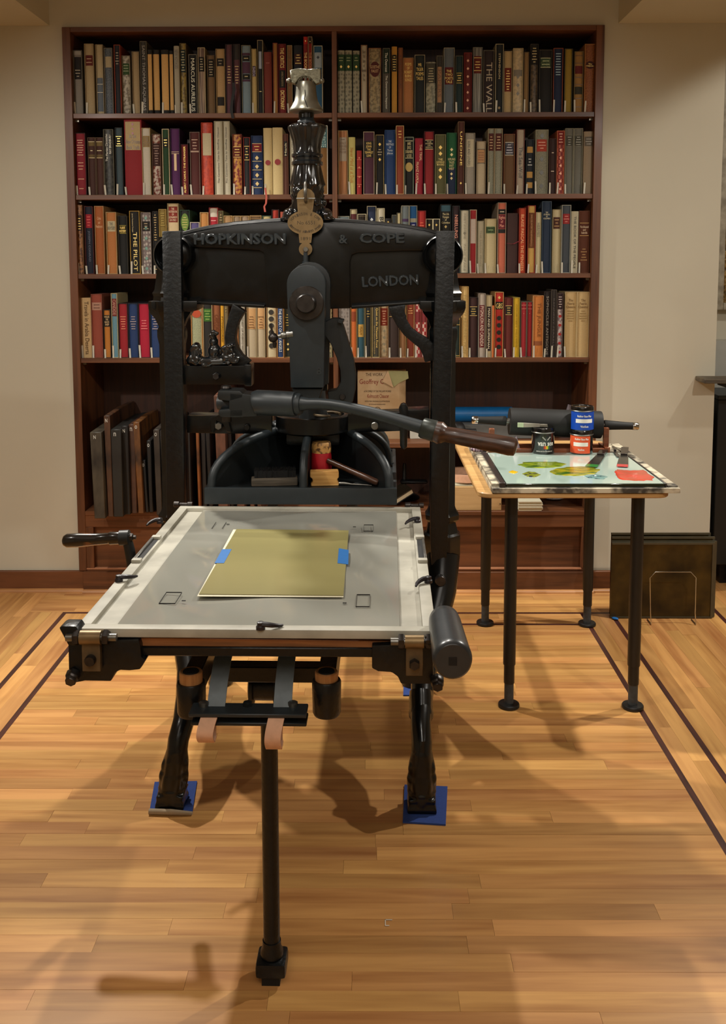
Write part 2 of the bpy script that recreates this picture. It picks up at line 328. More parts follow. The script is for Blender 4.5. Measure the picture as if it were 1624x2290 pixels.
def book(shelf, zb, x0, x1, ytop, body, case, ops, desc, ybase, flag, grp):
    ybk = YC + 0.020 + TR.uniform(0, 0.018)
    a = R0.Y(x0, ybase, ybk); b = R0.Y(x1, ybase, ybk); t = R0.Y((x0 + x1) / 2, ytop, ybk)
    w = b.x - a.x - 0.0006; h = t.z - zb; cx = (a.x + b.x) / 2; dep = TR.uniform(0.185, 0.225)
    zof = lambda py: R0.Y((x0 + x1) / 2, py, ybk).z - zb
    if body.startswith('@'): kind, ca, cb = body[1:].split(','); m = pat(kind, ca, cb)
    else: m = cloth(body)
    ct = 0.0026 if case else 0.0
    w2, h2 = w - 2 * ct, h - 2 * ct; n = 6; z0 = ct
    sag = min(0.005, w2 * 0.16)
    prof = [(-w2 / 2 + w2 * i / n, sag * (abs(2 * i / n - 1)) ** 2.4) for i in range(n + 1)]
    out = [(x, y, z0) for x, y in prof] + [(w2 / 2, dep, z0), (-w2 / 2, dep, z0)]
    o = MB().prism(out, (0, 0, h2)).build('book', m, ang=50); o.location = (cx, ybk + (0.001 if case else 0), zb)
    if case:
        mc = cloth(case); mb = MB(); y0 = -0.001
        for q in (((-w / 2, y0, 0), (-w2 / 2, dep, h)), ((w2 / 2, y0, 0), (w / 2, dep, h)), ((-w2 / 2, y0, 0), (w2 / 2, dep, ct)), ((-w2 / 2, y0, h - ct), (w2 / 2, dep, h))): mb.box(*q)
        mb.build('slipcase', mc, o, smooth=False)
    fy = -0.0012
    for op in ops:
        k, p0, p1, hx = op[0], op[1], op[2], op[3]; za, zc = zof(p0), zof(p1)
        if k in 'LB':      # label or band
            iw = w2 * (0.86 if k == 'L' else 1.0); e = 0.0009
            pr = [(-iw / 2 + iw * i / n, sag * (abs(2 * (-iw / 2 + iw * i / n) / w2)) ** 2.4 - e) for i in range(n + 1)]
            ob = MB().rings([[(x, y, z) for x, y in pr] + [(x, y + e * 0.95, z) for x, y in reversed(pr)] for z in (zc, za)]).build('title_label' if k == 'L' else 'cover_band', cloth(hx), o, ang=50)
        elif k == 'O':     # oval label
            mb = MB().lathe((0, 0, (za + zc) / 2), [(1, -0.0006), (1, 0.0006)], (0, -1, 0), 20); mb.xform(Matrix.Diagonal((w2 * 0.45, 1, 1, 1)));
            mb.v = [(x, y - 0.0003, (z - (za + zc) / 2) * (za - zc) / 2 + (za + zc) / 2) for x, y, z in mb.v]; mb.build('title_label', cloth(hx), o)
        elif k == 'G':     # rows of small gilt marks
            mb = MB(); rows = max(1, int((za - zc) / 0.0105))
            for i in range(rows):
                z = za - (i + 0.5) * (za - zc) / rows; ww = w2 * TR.uniform(0.3, 0.72); xx = -ww / 2
                while xx < ww / 2:
                    l = TR.uniform(0.002, 0.0045); mb.box((xx, fy - 0.0006, z - 0.0016), (min(xx + l, ww / 2), 0.001, z + 0.0016)); xx += l + 0.0008
            mb.build('gilt_title', gilt(hx), o, smooth=False)
        elif k == 'R':     # thin rules at both ends
            [MB().box((-w2 * 0.46, fy - 0.0003, z - 0.001), (w2 * 0.46, 0.003, z + 0.001)).build('gilt_rule', gilt(hx), o, smooth=False) for z in (za, zc)]
        elif k == 'D':     # a column of ornaments
            mb = MB(); q = int(op[4]) if len(op) > 4 else 5
            for i in range(q):
                z = za - (i + 0.5) * (za - zc) / q; r = min(w2 * 0.19, (za - zc) / q * 0.30)
                mb.rings([[(-r, fy - .0006, z), (0, fy - .0006, z - r * 1.2), (r, fy - .0006, z), (0, fy - .0006, z + r * 1.2)], [(-r, .002, z), (0, .002, z - r * 1.2), (r, .002, z), (0, .002, z + r * 1.2)]])
            mb.build('gilt_ornament', gilt(hx), o, smooth=False)
        elif k == 'C':     # a column of discs
            mb = MB(); q = int(op[4]); [mb.lathe((0, -0.0014, za - (i + 0.5) * (za - zc) / q), [(w2 * 0.3, -0.002), (w2 * 0.3, 0.0006)], (0, -1, 0), 12) for i in range(q)]; mb.build('round_ornament', gilt(hx), o)
        elif k in 'VUH':
            s = op[4]; off = float(op[5]) if len(op) > 5 else 0.0; ww = float(op[6]) if len(op) > 6 else 0.62
            me = text_mesh(s.replace('/', '\n') if k == 'H' else s, gilt(hx), w2 * (0.84 if k == 'H' else ww), za - zc, 0.0003, None if k == 'H' else k)
            tx = newobj('lettering', me, o); tx.location = (off * w2, fy - 0.0002, (za + zc) / 2)
    if flag:
        fw = min(0.0075, w * 0.3); fh = TR.uniform(0.036, 0.058); tl = TR.uniform(-0.003, 0.003); sd = -w / 2 + 0.0005
        mb = MB(); mb.rings([[(sd + tl * k, -0.003 - 0.004 * k, fh * k) for _ in (0,)] + [(sd + fw + tl * k, -0.0022 - 0.001 * k, fh * k), (sd + fw + tl * k, -0.0016 - 0.001 * k, fh * k), (sd + tl * k, -0.0022 - 0.004 * k, fh * k)] for k in (0, 0.5, 1)]); mb.build('paper_flag', m_flag, o, smooth=False)
    tag(o, desc, 'book', grp)
    return o
def book_row(shelf, zb, spec, place):
    """spec: 'crop ox oy scale base' lines set how the measured numbers map to the photograph, other lines are books"""
    k = 0
    for ln in spec.strip().split('\n'):
        ln = ln.strip()
        if not ln: continue
        if ln.startswith('crop'): ox, oy, sc, yb = [float(q) for q in ln.split()[1:5]]; continue
        f = [q.strip() for q in ln.split('|')]; u0, u1, vt = [float(q) for q in f[0].split()]; ops = []; flag = False
        for t in f[3].split(';'):
            t = t.strip()
            if not t: continue
            if t == 'S': flag = True; continue
            q = t.split(','); ops.append([q[0], oy + float(q[1]) / sc, oy + float(q[2]) / sc, q[3] if q[3].startswith('#') else '#' + q[3]] + q[4:])
        k += 1
        book(shelf, zb, ox + u0 / sc, ox + u1 / sc, oy + vt / sc, f[1], f[2] if f[2] != '-' else None, ops, f[4] + ', ' + place, yb, flag, 'books on the ' + place.replace('on the ', ''))
BK = {}
BK[1, 'L'] = '''
crop 130 40 4.921 249
180 280 355|#7c766c|#55524a|B,365,405,9a968c;L,430,675,16100e;G,560,660,b0a080;S|worn grey book with a tall black label
305 408 283|#a3906c|#8d7a58|L,410,525,5a1712;G,430,510,b89a70;S|broad tan book with a square maroon label
430 510 292|#ae9f7c|#8f8062|B,660,1030,5d6670;R,730,820,c8c0a0|book in cream above and slate blue below
520 612 330|@speck,#5c636b,#3f474f|#6e6a60|L,425,545,a89a7a|mottled blue grey book with a cream label
630 700 295|#1a1c24|#8a3a22|G,370,520,b0a080|narrow navy book in an orange-red slipcase
712 805 415|@marble,#a9a290,#6f6654|#7e7360|L,500,625,2f4a22;G,510,600,98a070|short floral grey book with a green label
825 905 370|#9c8763|#7c6b50|S|plain tan book beside the tall charcoal book
915 990 255|#38352f|#5b5648|V,300,1020,8a8270,SAINT THOMAS AQUINAS;S|tall charcoal book with long grey vertical lettering
995 1046 350|#15130f|-|L,400,1015,c49a5c|first black book with a narrow gold spine panel
1050 1128 350|#15130f|-|L,400,1015,c49a5c|second black book with a wide gold spine panel
1142 1228 350|#15130f|-|L,400,1015,c49a5c;S|third black book with a wide gold spine panel
1234 1278 360|#15130f|-|L,400,1015,c49a5c|last slim black book with a gold spine panel
1285 1342 308|#9d9683|-|V,350,560,6a6252,NEW VOYAGES;S|plain stone grey book with small vertical lettering
1350 1422 278|@marble,#8c7734,#5a4a22|#5a4d2c|B,350,600,1d2b2a;G,360,590,c8c090;S|ochre marbled book with a dark teal band
1445 1537 400|#141414|#6d685c|V,445,1030,e0d8c0,MARCUS AURELIUS,0,0.5;S|black book with bold white vertical lettering
crop 440 40 4.921 255
22 102 325|@streak,#9f8a74,#5e4a40|#a89a78|L,430,590,15130f;G,440,580,c8bc98|pinkish striped book with a black label
122 208 410|#6f5536|#55452e|L,455,650,17130f;G,470,640,c0b088|brown book with a tall black title label
218 318 340|#a88a5e|#8a744e|L,445,530,15120e;L,870,965,15120e;G,455,520,b0a080|tan book with two black labels
325 402 290|#553138|#2c2022|G,520,730,d0b880|plum book with gold lettering halfway up
410 487 288|#553138|#2c2022|B,290,460,2a2624;G,520,730,d0b880|plum book with a charcoal block at its head
500 602 300|#70838c|#6a6654|B,385,412,4a2a3c;L,415,475,15120e;B,485,610,4a2a40;L,618,675,15120e;G,425,465,d8c890;G,625,665,d8c890;B,678,700,4a2a40|light blue book with plum and black bands
610 665 340|#b09a64|#8c7c50|L,530,645,2e2038;U,540,640,c0b8c8,POEMS;S|cream yellow book with a dark purple label
675 737 243|#0d1016|#8d8468|V,370,560,8f98a8,I;G,790,830,d8c890|tall glossy black book with a thin white line
745 832 375|#6e2a1e|-|G,488,505,a06050|plain brick red book with a tiny title
845 897 275|#966a30|#7a3424|S|slim ochre orange book
905 988 285|#6a1414|#5a1010|V,330,550,e0c078,THE CRITICS;B,575,768,14100e;V,590,750,8a7a50,AMERICAN EDITION,0,0.3;V,800,1010,e0c078,DICTIONARY|red book with large gold lettering and a black middle band
1000 1057 300|#7d5a34|#8a7a58|V,350,980,5c4026,THE COMPLETE WORKS,0,0.4;S|brown ochre book just left of the bell
1075 1168 300|#141a22|-|L,395,515,3c1814;G,395,515,e0c078|navy book with stacked gold lettering behind the bell
1180 1228 205|#74130f|-|L,210,290,a81c14;D,230,280,e0c078,1;V,380,560,e0c078,THE BOOK|tallest bright red book, first of the pair
1229 1278 205|#801610|#8a7a5c|B,210,280,241310;D,235,285,e0c078,1;V,380,560,c09050,THE BOOK|tall red book with a black head
1290 1388 305|#1c4a68|#a8a690|L,380,548,8f9ca4;D,400,470,2a3238,1|blue book with a pale label at the right end
'''
BK[1, 'R'] = '''
crop 740 40 5.075 254
80 158 368|@cell,#86826c,#5f5c4c|-|B,415,600,1e3b1c;G,440,500,98a070;D,520,590,d8b868,1|first patterned grey book with a green label
163 242 368|@cell,#86826c,#5f5c4c|-|B,415,600,1e3b1c;G,440,500,98a070;D,520,590,d8b868,1|middle patterned grey book with a green label
252 328 372|@cell,#86826c,#5f5c4c|-|B,415,600,1e3b1c;G,440,500,98a070;D,520,590,d8b868,1|third patterned grey book with a green label
343 415 308|#a79d86|#7d5a40|H,365,720,5a4c3c,Boats/THE/Story/of/Reynard/the/Fox;S|cream book with brown lettering stacked down its spine
430 572 342|@marble,#8f7d55,#6a5a3a|#8a5a34|O,495,670,4a1610;H,540,620,c8a878,GOETHE/FAUST|broad floral ochre book with a round maroon label
588 672 343|#4c463c|#5a564a|B,348,630,15271a;V,395,615,d8d8c8,The Overcoat,0,0.42;V,655,1035,d8d8c8,The Government Inspector,0,0.42|book half green half grey with white blackletter lettering
690 752 325|#b07e2c|-|L,420,608,17130f;G,430,600,d8b868|yellow book with a black label
765 817 338|#7d4a24|#6a3c1e|V,420,800,5a3216,A SHROPSHIRE LAD|slim rust brown book with faint lettering
820 938 452|#a0683a|#8f6a40|H,510,720,d8b868,POEMS/OF/ROBERT/BURNS/SONGS|short polished tan leather book
950 1068 418|#0e1717|#8a8068|H,515,705,d8b868,MR/TIGER/POEMS/TALES|black book with stacked gold lettering
1080 1190 500|@marble,#8e8a72,#6a6854|-|B,515,740,3f3c30;G,560,735,c0b890|low pictorial grey book with a dark head
1198 1268 428|#322f2a|#5c584c|L,555,960,9a7350;V,590,900,6c4a30,PAPERS|charcoal book with a long tan label
1278 1402 338|#5e666c|#8c8874|L,560,755,5a1214;H,590,740,d8b868,THE/TWO/POETS/TALE;S|broad slate blue book with a maroon label
1413 1498 428|#10282a|#4a4838|L,620,745,8a7a3c;L,632,733,10282a;G,640,725,d8b868;S|dark teal book with a gold framed label
1508 1597 393|#581410|#701a12|D,440,1070,d0a080,7|red book with a column of gilt ornaments
crop 1040 40 4.921 256
83 188 322|@streak,#8c8a80,#5c5a54|#6a675c|L,420,610,5e1a10;R,440,580,d8b868;G,470,560,d8b868|silver striped book with a red-brown label
198 318 356|#231819|#5a5548|V,490,1040,a89a80,THE WALL,0.05,0.6;S|broad brown black book with tall outlined lettering
330 420 285|#0c1418|#9c9478|V,390,670,c8b888,STEPHENSON,0,0.26;D,960,1020,8a7038,1;S|black book in a cream edged slipcase
425 514 365|#ac9468|#8a7a5c|B,550,810,6a2010;G,570,800,d8b868|cream book with a tall rust label
522 635 333|@marble,#b5a27c,#a09072|#a0926e|B,570,640,7a7468;D,600,880,6d685c,3|cream book with a grey rocky drawing
642 700 375|#80643c|#5c4a30|S|slim brown book without a title
712 800 285|@marble,#5c4c34,#3a3022|#2a241c|B,285,515,0f0f0e;G,320,500,d8c890;S|tall book, black above and mottled brown below
810 952 350|#0a0a09|#3a362c|L,437,548,9ca080;L,447,538,2c5a38;G,455,530,b0c090;S|broad black book with a square green label
965 1072 332|#101e3c|#8a4426|G,380,640,a8c8e0;S|glossy dark blue book in an orange slipcase
1088 1176 338|#8c7426|#3c3826|S|plain mustard yellow book
1195 1294 368|#94703c|#6a5a38|B,528,614,5a1414;B,757,840,2a2a1e;R,415,500,5a3c1c;R,655,735,5a3c1c;R,885,980,5a3c1c;S|ribbed tan book with red and black labels
1308 1428 286|@speck,#8a5226,#6e3c18|#9a6a38|O,475,560,3c1410;H,500,540,d8b868,The/Odyssey;S|speckled orange book with a dark round label
'''
BK[2, 'L'] = '''
crop 150 250 5.239 431
108 232 248|#7a1220|#2c1214|G,320,520,c08850;G,580,690,c08850;G,760,815,c08850;G,880,920,c08850;S|crimson book with blocks of gold lettering at the left end
256 346 300|#3e2018|#54402c|R,350,540,c8b068;B,352,400,6a5830;G,430,480,d0c080;B,500,538,5e4c28;S|first of two dark brown books with gold bands
349 438 300|#3e2018|#54402c|R,350,540,c8b068;B,352,400,6a5830;G,430,480,d0c080;B,500,538,5e4c28|second of two dark brown books with gold bands
442 558 204|@marble,#161512,#33322c|#5c5a4c|U,260,580,c8c4b0,The Martian Chronicles,-0.22,0.26;U,265,490,c8c4b0,RAY BRADBURY,0.2,0.24;S|black marbled book with white lettering reading upwards
578 664 183|#37474e|#17181a|L,283,405,13110e;R,290,400,d8b868;G,300,390,d8b868;S|slate blue book with a black and gold label
684 888 88|#82141c|-|L,115,448,b09a70;D,120,280,8a3030,3,-0.2;H,260,440,6a5040,At the/New Orleans/Book Trade;S|broad crimson book with a large cream label
888 990 188|#bdb6a6|#98855c|L,282,412,8f7440;H,295,400,6a5020,THE/SUN/ALSO/RISES;S|white book with a golden tan label
1006 1108 260|@marble,#b0a090,#6a2c1c|#5a4030|B,370,635,34160e;G,385,620,8a6040|brown and white floral book with a dark brown label
1126 1208 200|#173a1c|#c0b090|L,305,418,121612;G,315,410,d8b868;S|green book with a black and gold label
1222 1332 195|#4c1c50|#301434|R,470,490,c0a070;U,490,690,c8a878,l,0,0.3;S|purple book with a thin gold emblem
1342 1428 380|#621018|#3c1010|U,405,950,d8b868,ALBERT CAMUS / THE STRANGER,0,0.3;S|short dark red book with gold lettering reading upwards
1448 1564 235|#4a1a16|#6a5a50|G,310,450,c8a890;R,460,470,c8a890;S|maroon book with rows of gilt lettering
crop 440 250 4.921 435
60 184 118|@marble,#b03a1a,#9a2c14|#a03418|L,235,480,b8ac8c;S|orange-red book with a large blank cream label
202 292 103|#b4ad96|#9c957c|U,165,785,4a4438,The Canterbury Tales by Geoffrey Chaucer,0,0.3|first pale book with black script reading upwards
294 374 103|#b4ad96|#9c957c|U,165,785,4a4438,The Canterbury Tales by Geoffrey Chaucer,0,0.3|second pale book with black script reading upwards
400 504 245|@marble,#b07c30,#6c1616|#5c2418|L,380,510,5a1410;R,385,500,d8b868;G,400,490,d8b868;S|red and gold marbled book
520 594 280|#101214|#7a2018|R,380,530,d8b868;G,390,520,d8b868;S|black book with gold lettering in a red slipcase
606 730 262|#12264a|#1a2a4c|B,350,440,701018;G,365,435,d8b868;R,350,440,c8b078;R,545,640,c8b078;R,740,835,c8b078;D,460,840,c8b078,4;S|navy book with gilt bands and a red label
740 836 178|#b5a070|-|C,540,580,7a1a1c,1;S|first cream box with a red button
840 950 173|#b5a070|-|C,530,575,7a1a1c,1|second cream box with a red button
955 1012 243|#4e2818|#5a3420|L,325,490,14100e;U,340,480,d8c8a0,Hank,0,0.5|slim brown book with a black label
1030 1110 215|#c2bda8|#a8a28c|V,300,620,8a8a78,HEART OF|white book half hidden by the iron finial
1345 1445 150|#745022|#c8c4b4|B,155,395,2a5c64;V,220,390,b8d0c8,QUIXOTE,0,0.7|brown book with a teal head right of the finial
'''
BK[2, 'R'] = '''
crop 740 250 5.075 435
85 194 212|@streak,#b0794c,#8c5a34|#9a8458|L,290,560,9c8f7c;G,300,330,6a5a48;H,345,470,7a6048,EMILY/VERSES/AND/PROSE|striped orange book with a pale label
202 278 288|#b4aa64|-|V,410,810,a86c14,Never Mind us at Dusk,0,0.5;S|pale yellow book with orange script
295 352 440|#8c1c18|-|R,545,640,c07050;R,735,825,c07050;D,470,900,c07050,4|small short red book
370 496 225|#40182a|#9c8c74|B,330,520,15110e;H,345,510,d8b868,KING/JOHN/THE/TEMPEST/LEAR|broad plum book with a black label
508 604 260|#0e0e0f|#8c7a50|D,340,400,d8b868,1;G,415,500,c8b890;D,510,575,d8b868,1;S|black book with two gilt leaf ornaments
612 730 207|#12305c|#1a3a68|L,315,497,20406c;H,325,490,c0c8d0,THE/WRITINGS/OF/Thomas/Jefferson;S|royal blue book with a lettered panel
738 830 157|#7c3418|#b09060|G,205,305,d8b868;S|tall rust brown book with gold at the head
835 940 285|#0f1110|#84907c|R,330,525,d8d0a0;H,345,515,d8c890,JAMES/JOYCE/DUBLINERS/ULYSSES;O,575,680,b09858;S|black book with a small gilt portrait oval
955 1048 300|#8a1226|-|V,370,560,d8b890,THE TRIAL,0.2,0.3;V,570,810,d8b890,FRANZ KAFKA,-0.22,0.3;S|crimson book with two columns of pale lettering
1058 1170 220|#7e1418|#3c0c10|B,320,425,140e0c;R,322,423,d8c890;H,335,410,d8c890,THE/POEMS/OF/KEATS;S|red book with a black title band
1180 1304 256|#4c4a28|#7a7654|D,370,510,d8b868,2;H,530,610,e0c078,THE/JUNGLE/BOOKS;D,620,780,d8b868,2;S|olive book with gilt foliage
1312 1424 238|#10203c|#1c5034|B,245,640,10502c;D,400,515,d8c890,2;H,525,660,d8c890,KIPLING/TALES/EAST/WEST;D,680,780,d8c890,2;S|book in bright green fading to navy
1438 1512 110|#462014|#6a5038|V,225,610,d8b868,UNDINE,0,0.4;D,730,890,d8b868,1|tallest slim brown book with spaced gold letters
crop 1030 250 5.075 437
52 162 240|#8c8578|#7c7466|L,312,625,b4ab90;V,330,610,4a4438,SONS AND LOVERS,-0.15,0.3;S|taupe book with a long cream label
178 284 333|#ab9c80|#80705a|L,430,578,b08458;R,425,582,2c2418;G,450,560,7a4a28|short cream book with a peach label
306 380 190|@speck,#7e7e6c,#70705e|#94866a|B,245,442,48180e;G,270,430,c8a878;S|first grey book with a rust label
382 472 190|@speck,#7e7e6c,#70705e|#94866a|B,245,442,48180e;G,270,430,c8a878|second grey book with a rust label
486 612 252|#5e4226|#7a4a30|L,343,496,b0ac9c;L,353,487,131850;G,360,480,c8c8d0;S|brown book with a dark blue label
628 722 198|#a09280|#5a2a20|V,400,755,17140f,The Sea-Wolf,0.05,0.55;S|taupe book with bold black script
738 828 312|#10181f|#1c2228|L,395,465,ac8444;G,520,620,c8c8c0;L,680,750,ac8444;L,800,865,ac8444;S|navy book with three gold squares
843 988 203|@speck,#7d7b68,#6a6856|#8c8a74|D,230,320,4c4a40,1;L,313,450,9a3420;G,330,430,d8a080;D,460,920,4c4a40,3;S|broad grey book with dark diamonds
1000 1080 302|#2a1310|#3a2018|G,440,490,c8b8a0;G,650,700,c8b8a0;S|dark brown book with small white lettering
1086 1172 214|@lattice,#a05040,#6c140e|#b06040|B,218,375,701410;G,235,360,d8a888;D,390,920,d8a080,6;S|red book with a pale lattice
1178 1274 187|#605f56|#7c7a68|L,262,393,7a7868;L,268,388,5a5950;G,275,385,8c8a78;S|first of the grey pair near the right end
1276 1378 187|#605f56|#7c7a68|L,262,393,7a7868;L,268,388,5a5950;G,275,385,8c8a78|second of the grey pair near the right end
1390 1497 222|#8c7c66|-|L,282,388,5c564c;G,295,380,8c8472;S|taupe book at the far right end
'''
BK[3, 'L'] = '''
crop 150 440 5.239 611
125 200 95|@marble,#8c6038,#4a2a16|#6a4c30|B,215,400,2c180e;G,240,390,d8b868;S|brown and gold patterned book at the left end
222 320 112|#0e1426|#4a1c1c|L,205,365,901222;G,220,350,d05040;V,400,760,5c6478,JOSEPH CONRAD,0,0.3;S|navy book with a bright red label
340 448 108|#9a5628|#a88458|H,235,365,d8a878,Crime/and/Punishment;S|orange-brown book in a pale slipcase
472 592 180|#aa6e3a|#a48c60|L,285,408,b4a886;H,300,385,4c4436,THE/ODYSSEY;S|orange tan book with a cream label
612 718 222|#0e100f|#2a2a26|L,333,433,8a8038;L,342,424,15180f;H,350,418,d8b868,PLAINS/MYSTERY;S|short black book with a gold framed title
745 864 165|#0c0c0b|#a8873c|V,195,418,c8b888,James Fenimore Cooper,-0.22,0.2;V,415,870,e0c078,THE PILOT,0.03,0.42;S|black book with big gold lettering in a gold slipcase
880 995 183|@cell,#6a5e5c,#a09890|#7a7068|L,288,400,16110e;G,300,390,b8a078;D,190,900,60887c,6;S|grey book with repeating pale ornaments
1015 1078 170|#0c0b0a|#201c18|G,200,520,c8a868;R,750,850,c8a868;S|narrow black book with gilt ticks
1088 1178 145|#76622a|#9c8248|G,180,350,a89040;S|olive gold book left of the iron post top
1190 1322 78|#bea983|#8c7c58|L,115,297,782214;H,130,285,d8c0a0,THE/NOTEBOOK/OF/LEONARDO/DA VINCI|tall cream book with a big rust label
1335 1450 155|#0f130e|#1c3c28|O,195,400,5c7830;G,230,370,c0b468|black book with a round green and gold label
1452 1562 298|#4c4470|#b4aa98||low lilac book in a white slipcase
crop 380 440 5.8 612
402 512 202|#a8743c|#a88c5c||plain tan orange book above the iron arch
520 638 140|#b8b0a0|#8c2420|L,262,420,981424;G,280,340,e0a8a0|white book with red scallop in a red slipcase
642 704 182|#4a3c22|#5c5a38|G,220,320,a89868|slim olive brown book above the iron arch
708 822 245|#93734c|#a48858||low tan book next to the double box
830 930 247|#7c6a54|#a08458||first low pinkish brown book in the double box
932 1038 247|#86725c|#a08458||second low pinkish brown book in the double box
1046 1196 242|#3c2c1c|#a08050|R,262,285,a88050|low tan box with dark horizontal leaves
1206 1322 246|#aa9c6c|#2c4838||low cream book in a green slipcase
1330 1424 165|#962a1c|#241614||orange-red book in a black slipcase
1436 1500 195|#8c3c28|-||rust book half hidden by the finial base
'''
BK[3, 'R'] = '''
crop 740 440 5.075 614
85 212 220|#6e8086|#8a8a7c||low pale blue book beside the divider
220 300 140|#a89c78|#6c6450|B,195,275,481216|cream book with a maroon lower half
304 404 195|#14100c|#b8ac8c|L,215,275,5c4c38;L,222,268,14100c|low black book in a white slipcase
411 518 105|#101f3c|#b0a88c|D,230,290,c8d0d8,1|dark blue book with a white drop
524 612 130|#b4ad96|#a8a080|V,230,420,14120f,BULL,0.1,0.6|white book with black blackletter
614 688 245|#131110|-|D,270,305,d8b868,1|low black book with a gilt point
692 744 205|#32383a|#5c5848||slim dark grey book
748 796 180|#b0a47c|#3c382c||slim cream book
800 889 100|#5d6668|#8c8a78|B,250,282,3a2448;G,295,340,a8a898|grey half of the tall double slipcase
890 979 100|#145084|#8c8a78|B,245,290,94907c;B,295,345,141c58;G,300,340,c8c8d0|blue half of the tall double slipcase
985 1077 158|#9a201c|#6c1c18|G,280,345,d87050|red book above the iron arch
1076 1155 250|#14110e|#c0b898|D,290,350,d8b868,1|first low black book in a white slipcase with gold loop
1156 1236 250|#14110e|#c0b898|D,290,350,d8b868,1|second low black book in a white slipcase with gold loop
1240 1362 85|#12120f|#1c1c18|B,98,165,345460;H,185,305,c8b888,The Life/Voyages/of/Columbus;D,315,365,c0a868,1|black book with a teal head
crop 1010 440 4.776 614
4 84 95|#241016|#1a2224|V,195,440,d89078,NIBELUNG,0.05,0.5|black and maroon book with pink lettering
88 186 140|#b0a992|#2c342c|V,180,790,8c8674,NIETZSCHE   THUS SPAKE,0,0.28;D,350,430,6c6858,1|broad white book with a small square emblem
190 264 138|#8c161c|#a8987c|L,238,498,b8a89c;S|red book with a blank pinkish label
272 344 258|#a9a088|#8a846c|V,360,740,8c846c,THE SAILOR FROM,0,0.3;S|short cream grey book
352 474 234|#aea07a|#9a8a64|L,315,395,8a9468;L,322,388,1c4426;G,330,380,90a870;S|cream book with a small green label
486 578 62|#b05c44|#8a7a68|B,133,188,120e0c;G,140,180,d8c8a8;B,193,340,600e20;H,205,325,d89078,Rights/of/Man;B,345,388,120e0c;S|tall salmon pink book with black and crimson bands
590 704 175|#311814|-||dark brown box tied with a red ribbon
714 788 120|#a63818|#7c2410|V,190,790,d8a070,BLAISE PASCAL THE PENSEES,0,0.5;S|orange-red book with pale lettering down its spine
806 890 93|#b08c48|#7c1c18|L,165,550,b08c48;L,170,548,6a1414;V,190,530,b08050,WALTER PATER THE RENAISSANCE,0,0.25;S|yellow book with a long maroon label
893 950 165|#b0a684|#9a9070|V,280,430,6a6450,HERMES;S|slim cream book beside the dark blue one
958 1058 48|#0f2136|#3a4a58|H,160,240,c8c0a0,THE/JOURNALS/OF/COLUMBUS;S|tallest dark blue book
1068 1162 135|#ab9f7c|#8c7e5c|L,218,342,3e1c0c;G,230,330,b08850|cream book with a dark brown label
1168 1266 88|#343a40|#8c8c80|L,182,290,801818;G,195,280,c07060;S|slate book with a red label
1272 1348 155|#a39b82|-|V,210,765,241e16,THE BOOK OF THE PEOPLE,0,0.3;S|cream grey book with black vertical lettering
1352 1467 150|#552a14|#5e3420|R,280,415,c09850;H,310,395,d8c0a0,Ferdinand/and/Isabella;G,545,690,b08850;S|brown book at the far right end
'''
BK[4, 'L'] = '''
crop 160 630 5.413 801
126 248 195|#b3966a|-|V,240,880,4c3418,Travels in Arabia Deserta,0.1,0.4;S|cream book with flowing script at the left end
255 388 150|#88402f|#7c4434|B,252,345,a8806c;G,262,335,5a3428;S|terracotta book with a pale pink band
398 484 340|#ab6c28|#1c1814|B,405,545,110e0b;H,415,530,d8b888,WOLFE/THE/BLACK/SHEEP;S|short orange book with a black band
496 572 140|#5c8494|#a89c74|L,205,418,702a24;V,220,400,b08878,CANDIDE;S|light blue book with a red label
580 694 262|#8c1620|#241414|G,410,585,d89070;S|red book, first of the four volume set
700 816 262|#17305c|#141c2c|G,410,585,a89898;S|blue book, second of the four volume set
822 956 262|#9c0c2c|#2c1018|G,455,585,d88080;S|crimson book, third of the four volume set
962 1086 262|#17305c|#141c2c|G,410,585,a89898;S|blue book next to the iron post
crop 420 630 4.776 803
42 163 170|@speck,#8c9070,#7c8064|#b07a40|O,300,385,a04020|greenish grey book with a red round seal
168 270 160|#15140f|#a89068|B,290,425,2c5a18;G,300,415,90a858|black book with a bright green label
276 350 150|#7a4624|#6a3c20|V,350,540,5a3016,CAROLINA|brown book behind the crest casting
358 392 200|#b8871c|-|V,370,640,6a5010,PYTHAGORAS|mustard yellow book beside the curved bracket
394 436 190|#6a5c3c|#5a4c30|G,270,330,a08c58|slim drab book beside the curved bracket
500 546 180|#a87440|#8c5c30|V,430,580,6a4420,FARRAR SINK|tan orange book right of the curved bracket
552 618 200|#a8a294|#6a6250|V,300,760,5c5648,CONQUEST OF PUERTO RICO,0,0.4;S|grey white book with vertical grey lettering
632 738 230|#a5977c|#8c7c5c|B,285,505,b48c5c;G,360,500,6c5034;S|first of two cream books with peach upper parts
740 832 230|#a5977c|#8c7c5c|B,285,505,b48c5c;G,360,500,6c5034|second of two cream books with peach upper parts
843 950 240|#b3a684|#8c6a40|C,290,720,2c2a26,6|cream book with a black chain pattern
956 1028 230|#14305c|#a87c48|V,290,750,c8ccc8,THE REVOLT OF THE ANGELS,0,0.5|blue book with white lettering beside the toggle
1034 1110 220|#1a1c10|#8c6c38|G,340,480,b0984c;D,640,750,c8b068,2|dark green book beside the toggle
1480 1545 260|@cell,#a8a078,#6c6850|-||patterned cream book between toggle and lever
'''
